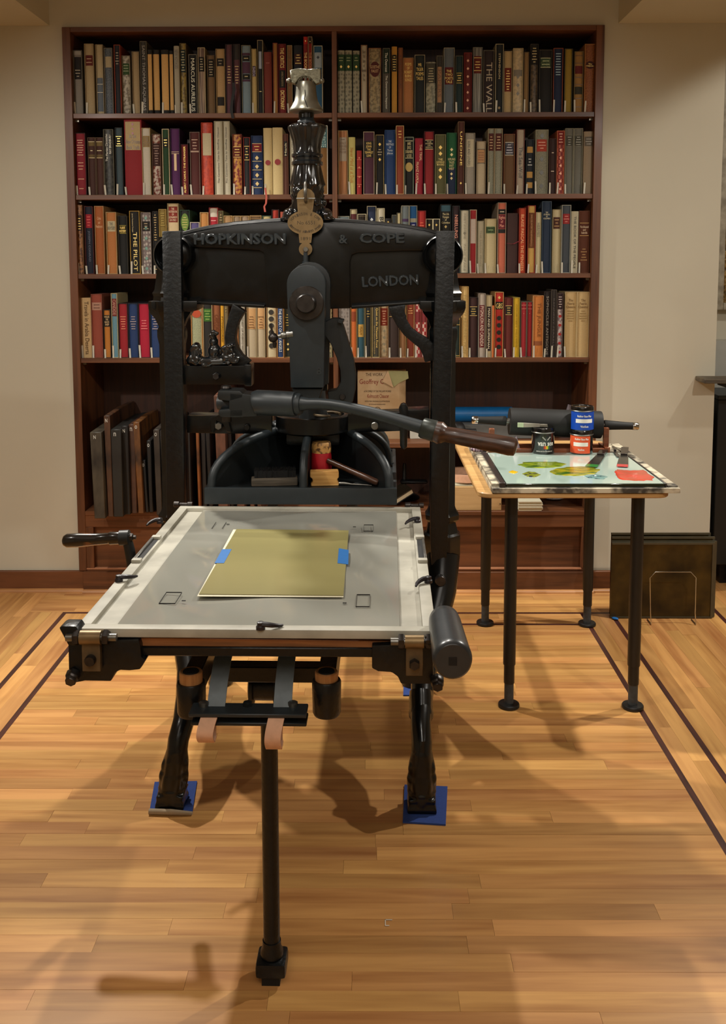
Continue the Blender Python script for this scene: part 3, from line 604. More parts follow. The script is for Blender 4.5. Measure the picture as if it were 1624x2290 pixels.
BK[4, 'R'] = '''
crop 740 630 5.075 804
92 216 250|@cell,#9a9490,#7c7672|-||broad grey lace patterned book beside the curved lever
225 295 250|#b05a24|#8c6a38|B,340,450,7a3414;S|orange book with a rust label
298 384 240|#1e4450|#5c5c48|L,485,628,a8843c;V,510,600,7c5c28,PSALM,0,0.4;S|dark teal book with a small gold label
388 462 230|#0d0e0c|#7c6c40|G,320,410,d8b868;S|black book with gold lettering near the top
470 554 225|#3a372c|#a08c5c|V,300,750,d0b060,Quiet on the Western Front,0.15,0.4;V,500,820,a89058,ERICH MARIA REMARQUE,-0.25,0.2|dark grey book with gold lettering down its spine
558 652 215|@marble,#b8a480,#a08c6c|#8c6a44|B,300,498,7c2810;G,320,490,d8b090;D,520,820,8a8470,4|cream book with an orange-brown head
655 774 220|#2a1a14|#4a3828|R,330,395,b89858;G,340,380,c8b888;S|broad dark brown book under the beam
780 852 225|#7c5634|#8c6c40|S|plain tan brown book under the beam
858 948 225|#7c3420|#a08454|G,290,370,d8a868;S|terracotta book with gilt at the head
953 1022 225|@lattice,#b8988c,#8c1c20|#7c3028|B,340,460,6c1c20;S|first red and white lattice book
1024 1092 225|@lattice,#b8988c,#8c1c20|#7c3028|B,340,460,6c1c20|second red and white lattice book
crop 1010 630 4.776 804
26 92 370|#0c1f18|#8c6c38|R,400,460,d8b868;R,790,815,d8b868;S|dark green gilt banded book beside the right column
104 178 50|#b89a60|#a88850|V,130,760,9c8450,TOLSTOY RESURRECTION;S|tall straw yellow book
182 278 165|#301410|#1c100e|B,265,365,110e0c;R,268,362,c8a868;G,280,355,d8b868;S|maroon black book with a black label
284 358 125|#9c9084|#7c7064|L,250,702,5c1014;V,262,690,c8b0a0,PYGMALION AND CANDIDA,0,0.6|pale grey book with a long maroon label
362 428 145|#ac9c78|#8c7c60|L,265,740,241414;V,285,715,c8bca0,MAN AND SUPERMAN,0,0.4;S|cream book with a long black label
430 452 255|#b4602c|-||very thin orange pamphlet
456 550 110|#a42418|#b89058|B,215,295,14120c;H,230,285,d0b468,GBS;D,130,210,c0a060,1;C,350,735,14180f,5;S|bright red book with five black discs
562 648 170|#55180f|#4c1a14|B,260,350,160e0c;R,258,352,c8a868;G,268,345,d8b868;S|maroon book with a black label between red and yellow
652 724 168|#b89418|#8c7c30|V,240,700,8c7010,COURTESY HILLSIDE,0,0.3;S|bright yellow book
732 799 212|#8e1820|#5c5448|R,250,290,c07060;D,335,345,d8a080,1;S|first of two matching red books
800 860 212|#8e1820|#5c5448|R,250,290,c07060;D,335,345,d8a080,1|second of two matching red books
866 975 148|#ac682c|#a87848|V,225,590,6c3c14,THE JUNGLE,0.05,0.5;B,635,680,7c4420;S|orange tan book with brown lettering
980 1054 105|#1a0f0d|#241814|V,155,785,8c8478,SOPHOCLES ANTIGONE,0,0.4;S|black book with grey lettering reading down
1056 1114 85|#221a16|#3c342c|V,180,700,4c4440,KENNEDY FERRELL,0,0.4;S|slim black book with faint lettering
1118 1184 120|@marble,#a89c98,#6c5c60|#4c3c34|B,125,295,220c10;G,150,280,b8a8a0;C,320,800,8c1c18,5,;S|grey and white patterned book with red spots
1200 1329 108|#b09668|#a8946c|H,185,285,6c5430,The/Faerie/Queene;G,300,430,8c7448;S|first cream volume of the far right pair
1331 1460 108|#b09668|#a8946c|H,185,285,6c5430,The/Faerie/Queene;G,300,430,8c7448|second cream volume of the far right pair
'''
NM = {(1, 'L'): 'on the top left shelf', (1, 'R'): 'on the top right shelf', (2, 'L'): 'on the second left shelf', (2, 'R'): 'on the second right shelf', (3, 'L'): 'on the third left shelf', (3, 'R'): 'on the third right shelf', (4, 'L'): 'on the fourth left shelf', (4, 'R'): 'on the fourth right shelf'}
for key, spec in BK.items(): book_row(key[0], SH[key[0]], spec, NM[key])
# ================================================================ PRINTING PRESS
m_iron = M('black_enamel_iron', '#0e1113', 0.26, hx2='#040505', scale=16, bmp=0.35, coat=0.15, spec=0.4, bd=0.002, lo=.42, hi=.78, detail=7)
m_iron2 = M('cast_black_iron', '#0c0f11', 0.36, var=0.5, scale=80, bmp=0.6, bd=0.002, coat=0.1, spec=0.4)
m_graph = M('graphite_paint', '#262d31', 0.42, var=0.15, scale=40, bmp=0.08)
m_dgraph = M('dark_graphite_paint', '#14191b', 0.45, var=0.2, scale=40, bmp=0.1)
m_steel = M('worn_steel', '#8c8a84', 0.35, 0.9, var=0.3, scale=60)
m_dsteel = M('dark_steel', '#4a4644', 0.35, 0.85, var=0.3, scale=60)
m_brass = M('aged_brass', '#8c7450', 0.42, 0.6, var=0.3, scale=25)
m_dbrass = M('dull_brass', '#6c5a40', 0.5, 0.4, var=0.35, scale=40)
m_oldwood = wood('worn_dark_wood', '#1c0f09', '#4c2c1a', 0.35, 0, 22.0, coat=0.3)
m_plug = wood('pale_turned_wood', '#9a6434', '#c08a54', 0.5, 2, 22.0)
m_strap = M('grey_leather', '#767f84', 0.6, var=0.15, scale=50, bmp=0.15)
m_pink = M('pink_leather', '#e0b090', 0.7, var=0.12, scale=60, bmp=0.1)
m_frame = M('pale_frame_paper', '#b4b1a3', 0.55, hx2='#8a877b', scale=9, lo=0.25, hi=0.6, bmp=0.25, bd=0.003)
m_black = M('black_recess', '#050505', 0.7)
PF = Fr(0.0186, (-0.25, 3.0, 0)); YC3 = 3.03
m_gloss = M('glossy_black_japanning', '#14191d', 0.13, hx2='#0a0c0e', scale=20, bmp=0.10, coat=1.0, bd=0.001)
def fuse(o, vox=0.003):
    md = o.modifiers.new('fuse', 'REMESH'); md.mode = 'VOXEL'; md.voxel_size = vox; md.use_smooth_shade = True; sm = o.modifiers.new('soften', 'SMOOTH'); sm.iterations = 3; return o
press = thing('printing_press', 'black cast-iron hand printing press with a long wooden-handled bar and pale flat tympan', 'printing press'); PF.place(press)
s = lambda y: y / 2200.0
def ol(pts, y): return [(lambda v: (v.x, v.z))(PF.Y(px, py, y)) for px, py in pts]
def pb(mb, name, m, parent=None, **k): return mb.build(name, m, parent or press, **k)
def pr(pts, y0, y1): # pixel outline measured at plane y0, extruded to y1
    return MB().xz(ol(pts, y0), y0 - PF.b.y, y1 - PF.b.y)
L = lambda x, y, z: Vector((x, y, z)) - PF.b
def bolt(px, py, y, rpx, depth=0.012, m=None, parent=None, hexa=True, name='bolt'):
    r = rpx * s(y); return pb(MB().lathe(PF.Y(px, py, y), [(r * 1.0, 0.0), (r, depth * 0.7), (r * 0.85, depth)], (0, -1, 0), 6 if hexa else 16), name, m or m_dsteel, parent)
# --- head beam
Yh = 3.00
beam = MB().xz(ol([(403, 527), (435, 518), (480, 509), (530, 502), (590, 497), (650, 494), (720, 494), (780, 497), (840, 502), (900, 508), (950, 516), (980, 524), (978, 676), (955, 676), (880, 681), (800, 688), (735, 692), (640, 692), (590, 688), (500, 682), (430, 677), (403, 677)], Yh), Yh + 0.02 - PF.b.y, Yh + 0.10 - PF.b.y)
pb(beam, 'head_beam', m_iron, bevel=0.003, seg=2)
hb = MB()
top = [(403, 530), (435, 521), (480, 512), (530, 505), (590, 500), (650, 497), (720, 497), (780, 500), (840, 505), (900, 511), (950, 519), (980, 527)]
hb.xz(ol(top + [(980, 560), (900, 561), (800, 565), (787, 570), (783, 585), (783, 690), (640, 690), (600, 688), (594, 600), (590, 566), (580, 560), (500, 555), (403, 552)], Yh), Yh - PF.b.y, Yh + 0.02 - PF.b.y)
ho = pb(hb, 'beam_face', m_iron, bevel=0.004, seg=2)
pb(MB().xz(ol([(430, 673), (500, 677), (592, 682), (592, 689), (500, 684), (430, 679)], Yh), Yh - .004 - PF.b.y, Yh + .03 - PF.b.y).xz(ol([(786, 684), (880, 678), (958, 673), (958, 679), (880, 684), (786, 691)], Yh), Yh - .004 - PF.b.y, Yh + .03 - PF.b.y), 'beam_flange', m_iron, bevel=0.002, seg=2)
pb(MB().tube([PF.Y(px, py - 3, Yh + .03) for px, py in top], 0.010, 8), 'beam_rim', m_iron)
def letters(txt, x0, x1, y0, y1, Y, m, dep=0.009, ang=0.0, bold=0.01, name='lettering', parent=None):
    a = PF.Y(x0, y0, Y); b = PF.Y(x1, y1, Y); me = text_mesh(txt, m, b.x - a.x, a.z - b.z, dep, None, False, bold, 0.055 if dep > .003 else 0)
    o = newobj(name, me, parent or press); o.location = (a + b) / 2; o.rotation_euler = (0, ang, 0); return o
m_let = M('raised_iron_letter', '#2c3236', 0.20, var=0.3, scale=60, bmp=0.2, coat=0.5)
letters('HOPKINSON', 433, 641, 522, 548, Yh, m_let, parent=ho); letters('&', 757, 780, 525, 546, Yh, m_let, parent=ho); letters('COPE', 803, 905, 521, 545, Yh, m_let, parent=ho)
letters('LONDON', 809, 937, 616, 641, Yh + .02, m_let, ang=-0.04, bold=0.0)
# --- columns
def column(cx, sgn):
    c = lambda py: PF.Y(cx, py, YC3); P = []
    def q(py, rpx, py2=None): P.append((rpx * s(YC3), c(py).z))
    for py, r in ((1345, 15), (1300, 28), (1262, 36), (1240, 42), (1236, 44), (1192, 44), (1188, 38), (1180, 37), (1165, 33), (1158, 40), (1148, 41), (1140, 35), (1128, 31), (770, 30), (752, 34), (738, 34), (730, 30), (712, 38), (700, 48), (690, 52), (673, 52), (672, 42), (664, 40), (655, 43), (648, 38), (630, 35), (600, 31), (560, 29), (530, 26)): q(py, r)
    x = c(900).x; base = Vector((x, YC3 - PF.b.y, 0))
    n0 = MB().lathe(base, P, (0, 0, 1), 8)
    pb(n0, 'column', m_iron, ang=30)
    fl = ol([(cx - 51, 673), (cx + 52, 673), (cx + 52, 690), (cx + 40, 697), (cx - 40, 697), (cx - 51, 690)], 2.975)
    pb(MB().xz(fl, 2.975 - PF.b.y, 3.09 - PF.b.y), 'capital', m_iron, bevel=0.003, seg=2)
    r = 45 * s(2.99); ctr = PF.Y(cx, 571, 2.99)
    pb(MB().lathe(ctr, [(r * .30, .004), (r * .55, -.004), (r * .80, -.010), (r * .86, .010), (r * .93, .016), (r, .010), (r, -.05), (r * .9, -.055)], (0, -1, 0), 40), 'roundel', m_iron)
column(389, -1); column(990, 1)
Yb = 2.955
pb(MB().rings([[PF.Y(px, py, Yb) + Vector((0, dy, 0)) for px, py, dy in q] for q in ([(362, 517, 0), (404, 516, 0), (404, 516, .035), (362, 517, .035)], [(369, 900, 0), (410, 900, 0), (410, 900, .035), (369, 900, .035)], [(373, 1160, 0), (413, 1160, 0), (413, 1160, .035), (373, 1160, .035)])]), 'front_bar', m_iron2, bevel=0.004, seg=2)
pb(MB().rings([[PF.Y(px, py, Yb) + Vector((0, dy, 0)) for px, py, dy in q] for q in ([(976, 516, 0), (1018, 516, 0), (1018, 516, .035), (976, 516, .035)], [(967, 900, 0), (1008, 900, 0), (1008, 900, .035), (967, 900, .035)], [(962, 1200, 0), (1003, 1200, 0), (1003, 1200, .035), (962, 1200, .035)], [(967, 1300, .02), (996, 1300, .02), (996, 1300, .045), (967, 1300, .045)])]), 'front_bar', m_iron2, bevel=0.004, seg=2)
bolt(985, 1296, 2.95, 13, 0.02, m_dsteel, hexa=False)
# --- legs (front pair fully seen), paw feet
def paw(px, py, lean=0.0):
    b = PF.Z(px, py, 0.0); b.z = 0; mb = MB()
    mb.lathe(b, [(.039, .020, 0), (.039, .040, .0), (.0375, .048, .02), (.041, .053, .01), (.0375, .058, .05), (.0385, .072, .07), (.038, .09, .08), (.0350, .105, .08), (.035, .118, .07), (.034, .135, .05), (.031, .150, .03), (.0285, .165, .02), (.022, .185, 0), (.012, .19, 0)], (0, 0, 1), 48, 6, 0.0)
    for dx, dz, r in ((-.028, .120, .013), (.028, .120, .013), (-.032, .092, .012), (.032, .092, .012), (-.014, .075, .012), (.014, .075, .012), (0, .078, .011), (-.016, .11, .011), (.016, .11, .011)): mb.ball(b + Vector((dx, -.022 if abs(dx) < .02 else -.008, dz)), (r * .8, r, r * 1.6), 12, 8)
    mb.rings([[b + Vector((x * k, y * k, z)) for x, y in ((-.040, -.040), (.040, -.040), (.040, .040), (-.040, .040))] for k, z in ((1, .006), (1.0, .016), (.9, .03), (.97, .045))])
    for q in range(len(mb.v)): v = mb.v[q]; mb.v[q] = (v[0] + lean * max(0, v[2] - .03), v[1], v[2])
    fuse(pb(mb, 'foot', m_iron), .0035); return b
bR = paw(943, 1808); bL = paw(385, 1800, .13); bY = bR.y + PF.b.y
pb(MB().tube([PF.Y(990, 1240, 3.02), PF.Y(985, 1320, 2.98), PF.Y(966, 1410, 2.90), PF.Y(946, 1520, bY + .19), PF.Y(943, 1572, bY + .105), PF.Y(941, 1618, bY + .045), bR + Vector((0, .003, .19)), bR + Vector((0, 0, .15))], [.055, .050, .043, .036, .031, .0285, .0285, .0285], 16), 'front_leg', m_iron)
pb(MB().tube([PF.Y(387, 1240, 3.02), PF.Y(400, 1320, 2.98), PF.Y(415, 1410, 2.90), PF.Y(424, 1500, bY + .19), PF.Y(419, 1560, bY + .11), PF.Y(411, 1612, bY + .045), bL + Vector((.021, .003, .19)), bL + Vector((.016, 0, .15))], [.055, .050, .043, .037, .033, .0305, .029, .0285], 16), 'front_leg', m_iron)
pb(MB().lathe(PF.Y(942, 1585, bY + .09), [(.027, -.034), (.0335, -.022), (.0345, -.012), (.032, 0), (.033, .03), (.031, .05)], (0, .75, 1), 24, 8, .03), 'leg_collar', m_iron)
for b, cx in ((bR, 990), (bL, 389)):
    r = Vector((b.x, 3.40 - PF.b.y, 0))
    pb(MB().tube([PF.Y(cx, 1240, 3.04), PF.Y(cx, 1240, 3.04) + Vector((-.02 if cx > 600 else .02, .08, -.12)), r + Vector((0, -.05, .25)), r + Vector((0, 0, .1)), r + Vector((0, 0, .006))], [.055, .045, .033, .030, .045], 14), 'rear_leg', m_iron)
# --- finial
xf = 688; Yf3 = 3.05
P = [(37, 497), (38, 488), (35, 476), (37, 462), (33, 450), (36.5, 438), (34, 428), (36, 418), (38, 414), (35, 405), (32, 390), (30, 372), (34.5, 369), (34.5, 363), (31, 360), (31, 354), (34.5, 351), (34.5, 346), (30, 343), (29, 330), (31, 315), (36, 298), (38.5, 290), (39.5, 286), (38, 281), (33, 278), (20, 277)]
def fin(P, lob, am, nm, n=48):
    base = PF.Y(xf, 440, Yf3); return pb(MB().lathe(Vector((base.x, Yf3 - PF.b.y, 0)), [(r * s(Yf3), PF.Y(xf, py, Yf3).z, a) for r, py, a in am], (0, 0, 1), n, lob, 0, 0.4), nm, m_gloss)
fin(P, 8, [(r, py, ((.10 if py in (290, 286, 281) else .075) if (py > 372 and py < 416) or (py < 342 and py > 279) else (.10 if py in (476, 450, 428) else (-.10 if py in (488, 462, 438) else 0)))) for r, py in P], 'finial', 64)
fb = MB(); rr = random.Random(3); cb = Vector((PF.Y(xf, 440, Yf3).x, Yf3 - PF.b.y, 0))
for k in range(18):
    t = rr.uniform(0, 2 * pi); py = rr.uniform(425, 485); z = PF.Y(xf, py, Yf3).z; r = 36 * s(Yf3)
    fb.ball(cb + Vector((r * cos(t), r * sin(t), z)), (.010, .010, .014), 8, 5)
fuse(pb(fb, 'acanthus_ornament', m_gloss), .0025)
vb = MB()
for sg in (-1, 1):
    c = PF.Y(xf + sg * 43, 478, 3.03); vb.ball(c + Vector((-sg * .006, 0, -.004)), (.024, .034, .022), 18, 10); vb.lathe(c + Vector((-sg * .004, 0, -.020)), [(.022, -.004), (.031, 0), (.031, .006), (.022, .010)], (0, 0, 1), 24)
fuse(pb(vb, 'volute', m_gloss))
hx = PF.Y(xf - 2, 270, Yf3); pb(MB().lathe(Vector((hx.x, Yf3 - PF.b.y, 0)), [(22 * s(3.05), PF.Y(xf, 281, Yf3).z), (22 * s(3.05), PF.Y(xf, 271, Yf3).z), (18 * s(3.05), PF.Y(xf, 270, Yf3).z), (17 * s(3.05), PF.Y(xf, 262, Yf3).z)], (0, 0, 1), 6), 'finial_nut', m_graph, bevel=.001)
# --- brass maker plate
Yp = 2.965
pc = [(684 + 20 * cos(t), 441 - 20 * sin(t)) for t in [pi * k / 12 for k in range(-1, 14)]]
out = [(703, 445), (699, 474)] + [(683 + 40 * cos(t), 498 - 27 * sin(t)) for t in [pi * k / 16 for k in range(6, -7, -1)]] + [(698, 523), (696, 543)] + [(683.5 + 15 * cos(t), 557 - 15 * sin(t)) for t in [pi * k / 12 for k in range(4, -17, -1)]] + [(670, 543), (668, 523)] + [(683 + 40 * cos(t), 498 - 27 * sin(t)) for t in [pi * k / 16 for k in range(-10, -23, -1)]] + [(666, 474), (664, 445)] + [(684 + 20 * cos(t), 441 - 20 * sin(t)) for t in [pi * k / 12 for k in range(12, -1, -1)]]
def tri_plate(pts, y0, y1, name, m, parent=None, bev=0.0008):
    bm = bmesh.new(); vs = [bm.verts.new((x, y0 - PF.b.y, z)) for x, z in ol(pts, y0)]; f = bm.faces.new(vs); e = bmesh.ops.extrude_face_region(bm, geom=[f]); bmesh.ops.translate(bm, vec=(0, y1 - y0, 0), verts=[v for v in e['geom'] if isinstance(v, bmesh.types.BMVert)])
    bmesh.ops.triangulate(bm, faces=[q for q in bm.faces if len(q.verts) > 4]); bmesh.ops.recalc_face_normals(bm, faces=bm.faces); me = bpy.data.meshes.new(name); bm.to_mesh(me); bm.free(); me.materials.append(m); return newobj(name, me, parent or press)
mp_ = tri_plate(out, Yp, Yp + .006, 'maker_plate', m_brass)
pb(MB().box(PF.Y(676, 500, Yp + .006), PF.Y(692, 560, Yp + .006) + Vector((0, .05, 0))), 'plate_boss', m_iron)
pb(MB().box(PF.Y(672, 430, Yp + .006), PF.Y(696, 470, Yp + .006) + Vector((0, .05, 0))), 'plate_boss', m_iron)
m_eng = M('engraved_dark', '#3c2e18', 0.6)
def arc(txt, rx, ry, t0, t1, hpx, flip=False):
    n = len(txt)
    for i, ch in enumerate(txt):
        if ch == ' ': continue
        t = t0 + (t1 - t0) * i / (n - 1); c = PF.Y(683 + rx * cos(t), 498 - ry * sin(t), Yp - .0005)
        me = text_mesh(ch, m_eng, 3.6 * s(3), hpx * s(3), 0.0002); o = newobj('lettering', me, mp_); o.location = c
        o.rotation_euler = (0, -(atan2(ry * cos(t), -rx * sin(t)) + (pi if not flip else 0)) if False else 0, 0)
        sl = math.atan2(ry * cos(t), -rx * sin(t)); sl = sl + pi if not flip else sl
        o.rotation_euler = (0, -sl if flip else -sl, 0)
arc('HOPKINSON & COPE', 33, 20, radians(160), radians(20), 6); arc('Improved Albion Press', 34, 20, radians(198), radians(342), 5, True)
letters('No 6551', 665, 704, 494, 502, Yp, m_eng, .0003, bold=0, parent=mp_); letters('1891', 673, 694, 530, 537, Yp, m_eng, .0003, bold=0, parent=mp_)
bolt(684, 558, Yp, 6, .006, m_steel, mp_, False, 'screw')
pb(MB().tube([PF.Y(684, 430, Yp - .004) + Vector((0, -.016 * sin(t), .028 - .028 * (1 - cos(t)) - .0)) for t in [pi * k / 8 for k in range(9)]], .005, 8), 'plate_loop', m_steel, mp_)
pb(MB().tube([PF.Y(663, 444, Yp - .012), PF.Y(705, 444, Yp - .012)], .0022, 8), 'cotter_pin', m_steel, mp_)
pb(MB().lathe(PF.Y(684, 594, 2.97), [(8 * s(3), -.01), (8 * s(3), .012), (6 * s(3), .013), (6 * s(3), .04)], (0, 0, 1), 14), 'stem', m_graph)
# --- toggle
def tog(cx, cy, r, xl, xr, yb_): return [(xl, yb_)] + [(cx - r * cos(t), cy - r * sin(t)) for t in [pi * k / 14 for k in range(15)]] + [(xr, yb_)]
pb(pr(tog(684.5, 636, 43, 650.5, 724, 867), 2.85, 2.92), 'toggle_plate', m_graph, bevel=.002, seg=2)
pb(pr(tog(693, 632, 46, 664, 734, 860), 2.925, 2.97), 'toggle_plate', m_dgraph, bevel=.002, seg=2)
pb(pr([(652, 869), (722, 869), (713, 895), (664, 895)], 2.86, 2.93), 'toggle_foot', m_dgraph, bevel=.002)
pb(MB().lathe(PF.Y(686, 678, 2.85), [(39 * s(2.85), -.002), (39 * s(2.85), .010), (37 * s(2.85), .013), (23 * s(2.85), .014), (22 * s(2.85), .020), (23 * s(2.85), .024), (22 * s(2.85), .030), (20 * s(2.85), .040), (19 * s(2.85), .042)], (0, -1, 0), 40), 'pivot_collar', m_dsteel)
letters('8', 708, 719, 822, 838, 2.85, m_let, .001, bold=0)
pb(tri_lever := pr([(722, 722), (742, 712), (760, 712), (768, 730), (779, 765), (791, 806), (796, 841), (794, 876), (789, 900), (736, 900), (733, 876), (752, 872), (762, 855), (761, 829), (753, 800), (741, 771), (728, 752)], 2.90, 2.96), 'curved_lever', m_dgraph, bevel=.0015)
pb(pr([(756, 714), (768, 716), (766, 724), (755, 722)], 2.88, 2.96), 'lever_lug', m_dgraph, bevel=.001); bolt(766, 887, 2.90, 7, .008, m_dsteel, hexa=False)
pb(pr([(722, 708), (732, 708), (732, 874), (722, 874)], 2.96, 3.0), 'guide_plate', m_iron, bevel=.001)
cs = pb(MB().ball(PF.Y(611, 755, 2.86), 11 * s(2.86), 14, 9), 'clamp_screw', m_dsteel)
pb(MB().lathe(PF.Y(622, 752, 2.86), [(.006, 0), (.006, .008), (.011, .010), (.012, .018), (.010, .024), (.013, .026), (.013, .045)], (1, 0, .15), 12), 'screw_shank', m_steel, cs)
pb(MB().tube([PF.Y(605, 724, 2.86), PF.Y(610, 748, 2.86), PF.Y(614, 768, 2.86), PF.Y(615, 778, 2.86)], [.0025, .004, .006, .004], 8), 'screw_wing', m_dsteel, cs)
# --- left crest bracket, curved stays
pb(pr([(410, 818), (545, 818), (548, 815), (562, 816), (562, 864), (548, 864), (545, 860), (410, 860)], 2.97, 3.04), 'bracket_block', m_iron, bevel=.003, seg=2); bolt(484, 841, 2.965, 8.5, .012, m_dsteel)
cr = MB(); rr = random.Random(9)
def lump(px, py, rx, ry, y=2.985, n=0):
    cr.ball(PF.Y(px, py, y), (rx * s(3), .022, ry * s(3)), 12, 8)
    for k in range(n):
        t = rr.uniform(0, 2 * pi); cr.ball(PF.Y(px + rx * .8 * cos(t), py - ry * .8 * sin(t), y - .016), rr.uniform(3, 6) * s(3), 8, 5)
lump(475, 808, 55, 12, n=14); lump(437, 792, 15, 22, n=12); lump(440, 776, 9, 12, n=4); lump(480, 785, 16, 17, n=0); lump(478, 764, 11, 12); lump(478, 747, 10, 6, n=6); lump(478, 753, 7, 6); lump(508, 788, 14, 17, n=10); lump(514, 776, 9, 9, n=4); lump(523, 802, 14, 10, n=8); lump(430, 806, 14, 12, n=5)
fuse(pb(cr, 'crest_casting', m_gloss), .0028)
def stay(pts, w, y0, y1, nm):
    up = []; dn = []
    for i, (x, y) in enumerate(pts):
        a = pts[max(i - 1, 0)]; b = pts[min(i + 1, len(pts) - 1)]; dx, dy = b[0] - a[0], b[1] - a[1]; l = sqrt(dx * dx + dy * dy); nx, ny = -dy / l, dx / l; ww = w[i] / 2
        up.append((x + nx * ww, y + ny * ww)); dn.append((x - nx * ww, y - ny * ww))
    rs = [[PF.Y(a[0], a[1], y0), PF.Y(b[0], b[1], y0), PF.Y(b[0], b[1], y0) + Vector((0, y1 - y0, 0)), PF.Y(a[0], a[1], y0) + Vector((0, y1 - y0, 0))] for a, b in zip(up, dn)]
    pb(MB().rings(rs), nm, m_iron2, bevel=.004, seg=2)
stay([(535, 688), (530, 696), (523, 712), (517, 732), (514, 755), (517, 780), (528, 803), (545, 822)], [34, 30, 26, 24, 24, 26, 32, 40], 2.985, 3.03, 'curved_stay')
stay([(888, 684), (890, 700), (899, 722), (912, 741), (930, 756), (948, 768), (962, 786), (968, 806)], [40, 32, 26, 24, 25, 29, 36, 36], 2.985, 3.03, 'curved_stay')
# --- cross bars, drum
pb(pr([(418, 930), (505, 930), (506, 926), (608, 926), (608, 970), (505, 970), (418, 968)], 2.99, 3.07), 'cross_bar', m_iron, bevel=.002, seg=2)
pb(pr([(778, 926), (893, 922), (893, 918), (960, 916), (960, 962), (893, 964), (778, 968)], 2.99, 3.07), 'cross_bar', m_iron, bevel=.002, seg=2)
bolt(490, 952, 2.985, 9, .014, m_steel); bolt(553, 955, 2.985, 7, .008, m_iron, hexa=False); bolt(838, 952, 2.985, 9, .010, m_steel, hexa=False); bolt(888, 941, 2.985, 5, .010, m_steel)
pb(pr([(470, 935), (500, 925), (510, 940), (518, 968), (508, 966), (498, 948), (484, 940), (478, 968), (472, 968)], 2.975, 2.99), 'angled_brace', m_iron, bevel=.001)
pb(pr([(893, 912), (897, 904), (903, 902), (909, 904), (913, 912), (911, 1000), (905, 1006), (899, 1004), (895, 998)], 2.95, 2.975), 'bar_stop', m_iron, bevel=.003, seg=2)
dc = PF.Y(694, 950, YC3 - .12); dz = PF.Y(694, 939, YC3 - .12).z; dz0 = PF.Y(694, 974, YC3 - .12).z; rD = .117
dcc = Vector((dc.x, YC3 - PF.b.y, 0))
pb(MB().lathe(dcc, [(rD * .9, dz0 - .006), (rD, dz0), (rD, dz - .002), (rD - .004, dz), (rD - .02, dz), (rD - .022, dz - .012), (.03, dz - .012)], (0, 0, 1), 48), 'drum', m_iron)
pb(MB().tube([dcc + Vector((.045 + .04 * cos(t), -.03 + .04 * sin(t), dz + .004)) for t in [2 * pi * k / 20 for k in range(17)]], .004, 8), 'drum_ring', m_dbrass)
pb(MB().lathe(dcc, [(.045, dz - .012), (.04, dz + .05), (.035, dz + .10)], (0, 0, 1), 24), 'piston', m_dgraph)
pb(MB().box(dcc + Vector((-.085, -.02, dz0 - .05)), dcc + Vector((.085, .10, dz0 - .002))), 'piston_base', m_iron2, bevel=.012, seg=2)
# --- pull bar
def py3(px, py, y): return PF.Y(px, py, y)
Ya, Yz = 2.80, 2.60
yy = lambda px: Ya + (Yz - Ya) * (px - 500) / 655
T = lambda px, py: PF.Y(px, py, yy(px))
pbar = pb(MB().tube([T(664, 903), T(690, 903), T(715, 903), T(740, 905), T(765, 909), T(790, 914), T(830, 923), T(870, 934), T(910, 946), T(955, 959)], [.024, .0165, .0158, .0155, .0155, .0158, .0165, .0172, .018, .0188], 18), 'pull_bar', m_graph)
pb(MB().tube([T(572, 901), T(576, 900), T(600, 901), T(640, 903), T(660, 904), T(662, 904)], [.034, .0365, .0365, .036, .0352, .033], 28), 'bar_socket', m_graph, pbar)
pb(MB().tube([T(662, 904), T(668, 904), T(674, 904)], [.030, .032, .028], 24), 'bar_collar', m_graph, pbar)
fk = MB()
fk.xz([(v.x, v.z) for v in [T(494, 869), T(540, 871), T(548, 878), T(548, 888), T(517, 892), T(517, 892), T(495, 890), T(492, 880)]], Ya - .045 - PF.b.y, Ya + .035 - PF.b.y)
fk.xz([(v.x, v.z) for v in [T(495, 912), T(517, 910), T(548, 910), T(548, 930), T(500, 928), T(494, 922)]], Ya - .045 - PF.b.y, Ya + .035 - PF.b.y)
fk.xz([(v.x, v.z) for v in [T(517, 873), T(577, 882), T(577, 929), T(517, 929)]], Ya - .045 - PF.b.y, Ya + .035 - PF.b.y)
pb(fk, 'fork', m_dgraph, pbar, bevel=.004, seg=2)
pb(MB().lathe(T(507, 935), [(.014, -.01), (.014, .085), (.016, .088), (.014, .094), (.006, .096)], (0, 0, 1), 20), 'fork_pin', m_dsteel, pbar)
pb(MB().tube([T(490, 900), T(520, 901)], .022, 18), 'link_knuckle', m_graph, pbar)
pb(MB().tube([T(943, 956), T(946, 957), T(972, 964), T(976, 965)], [.026, .0285, .030, .028], 24), 'ferrule', M('green_grey_metal', '#383c38', 0.4, 0.5), pbar)
pb(MB().tube([T(972, 964), T(985, 968), T(992, 970), T(998, 971), T(1030, 977), T(1070, 985), T(1110, 992), T(1140, 998), T(1152, 1000), T(1156, 1001)], [.028, .031, .0265, .0215, .0225, .0235, .0245, .0255, .0235, .014], 24), 'handle', m_oldwood, pbar)
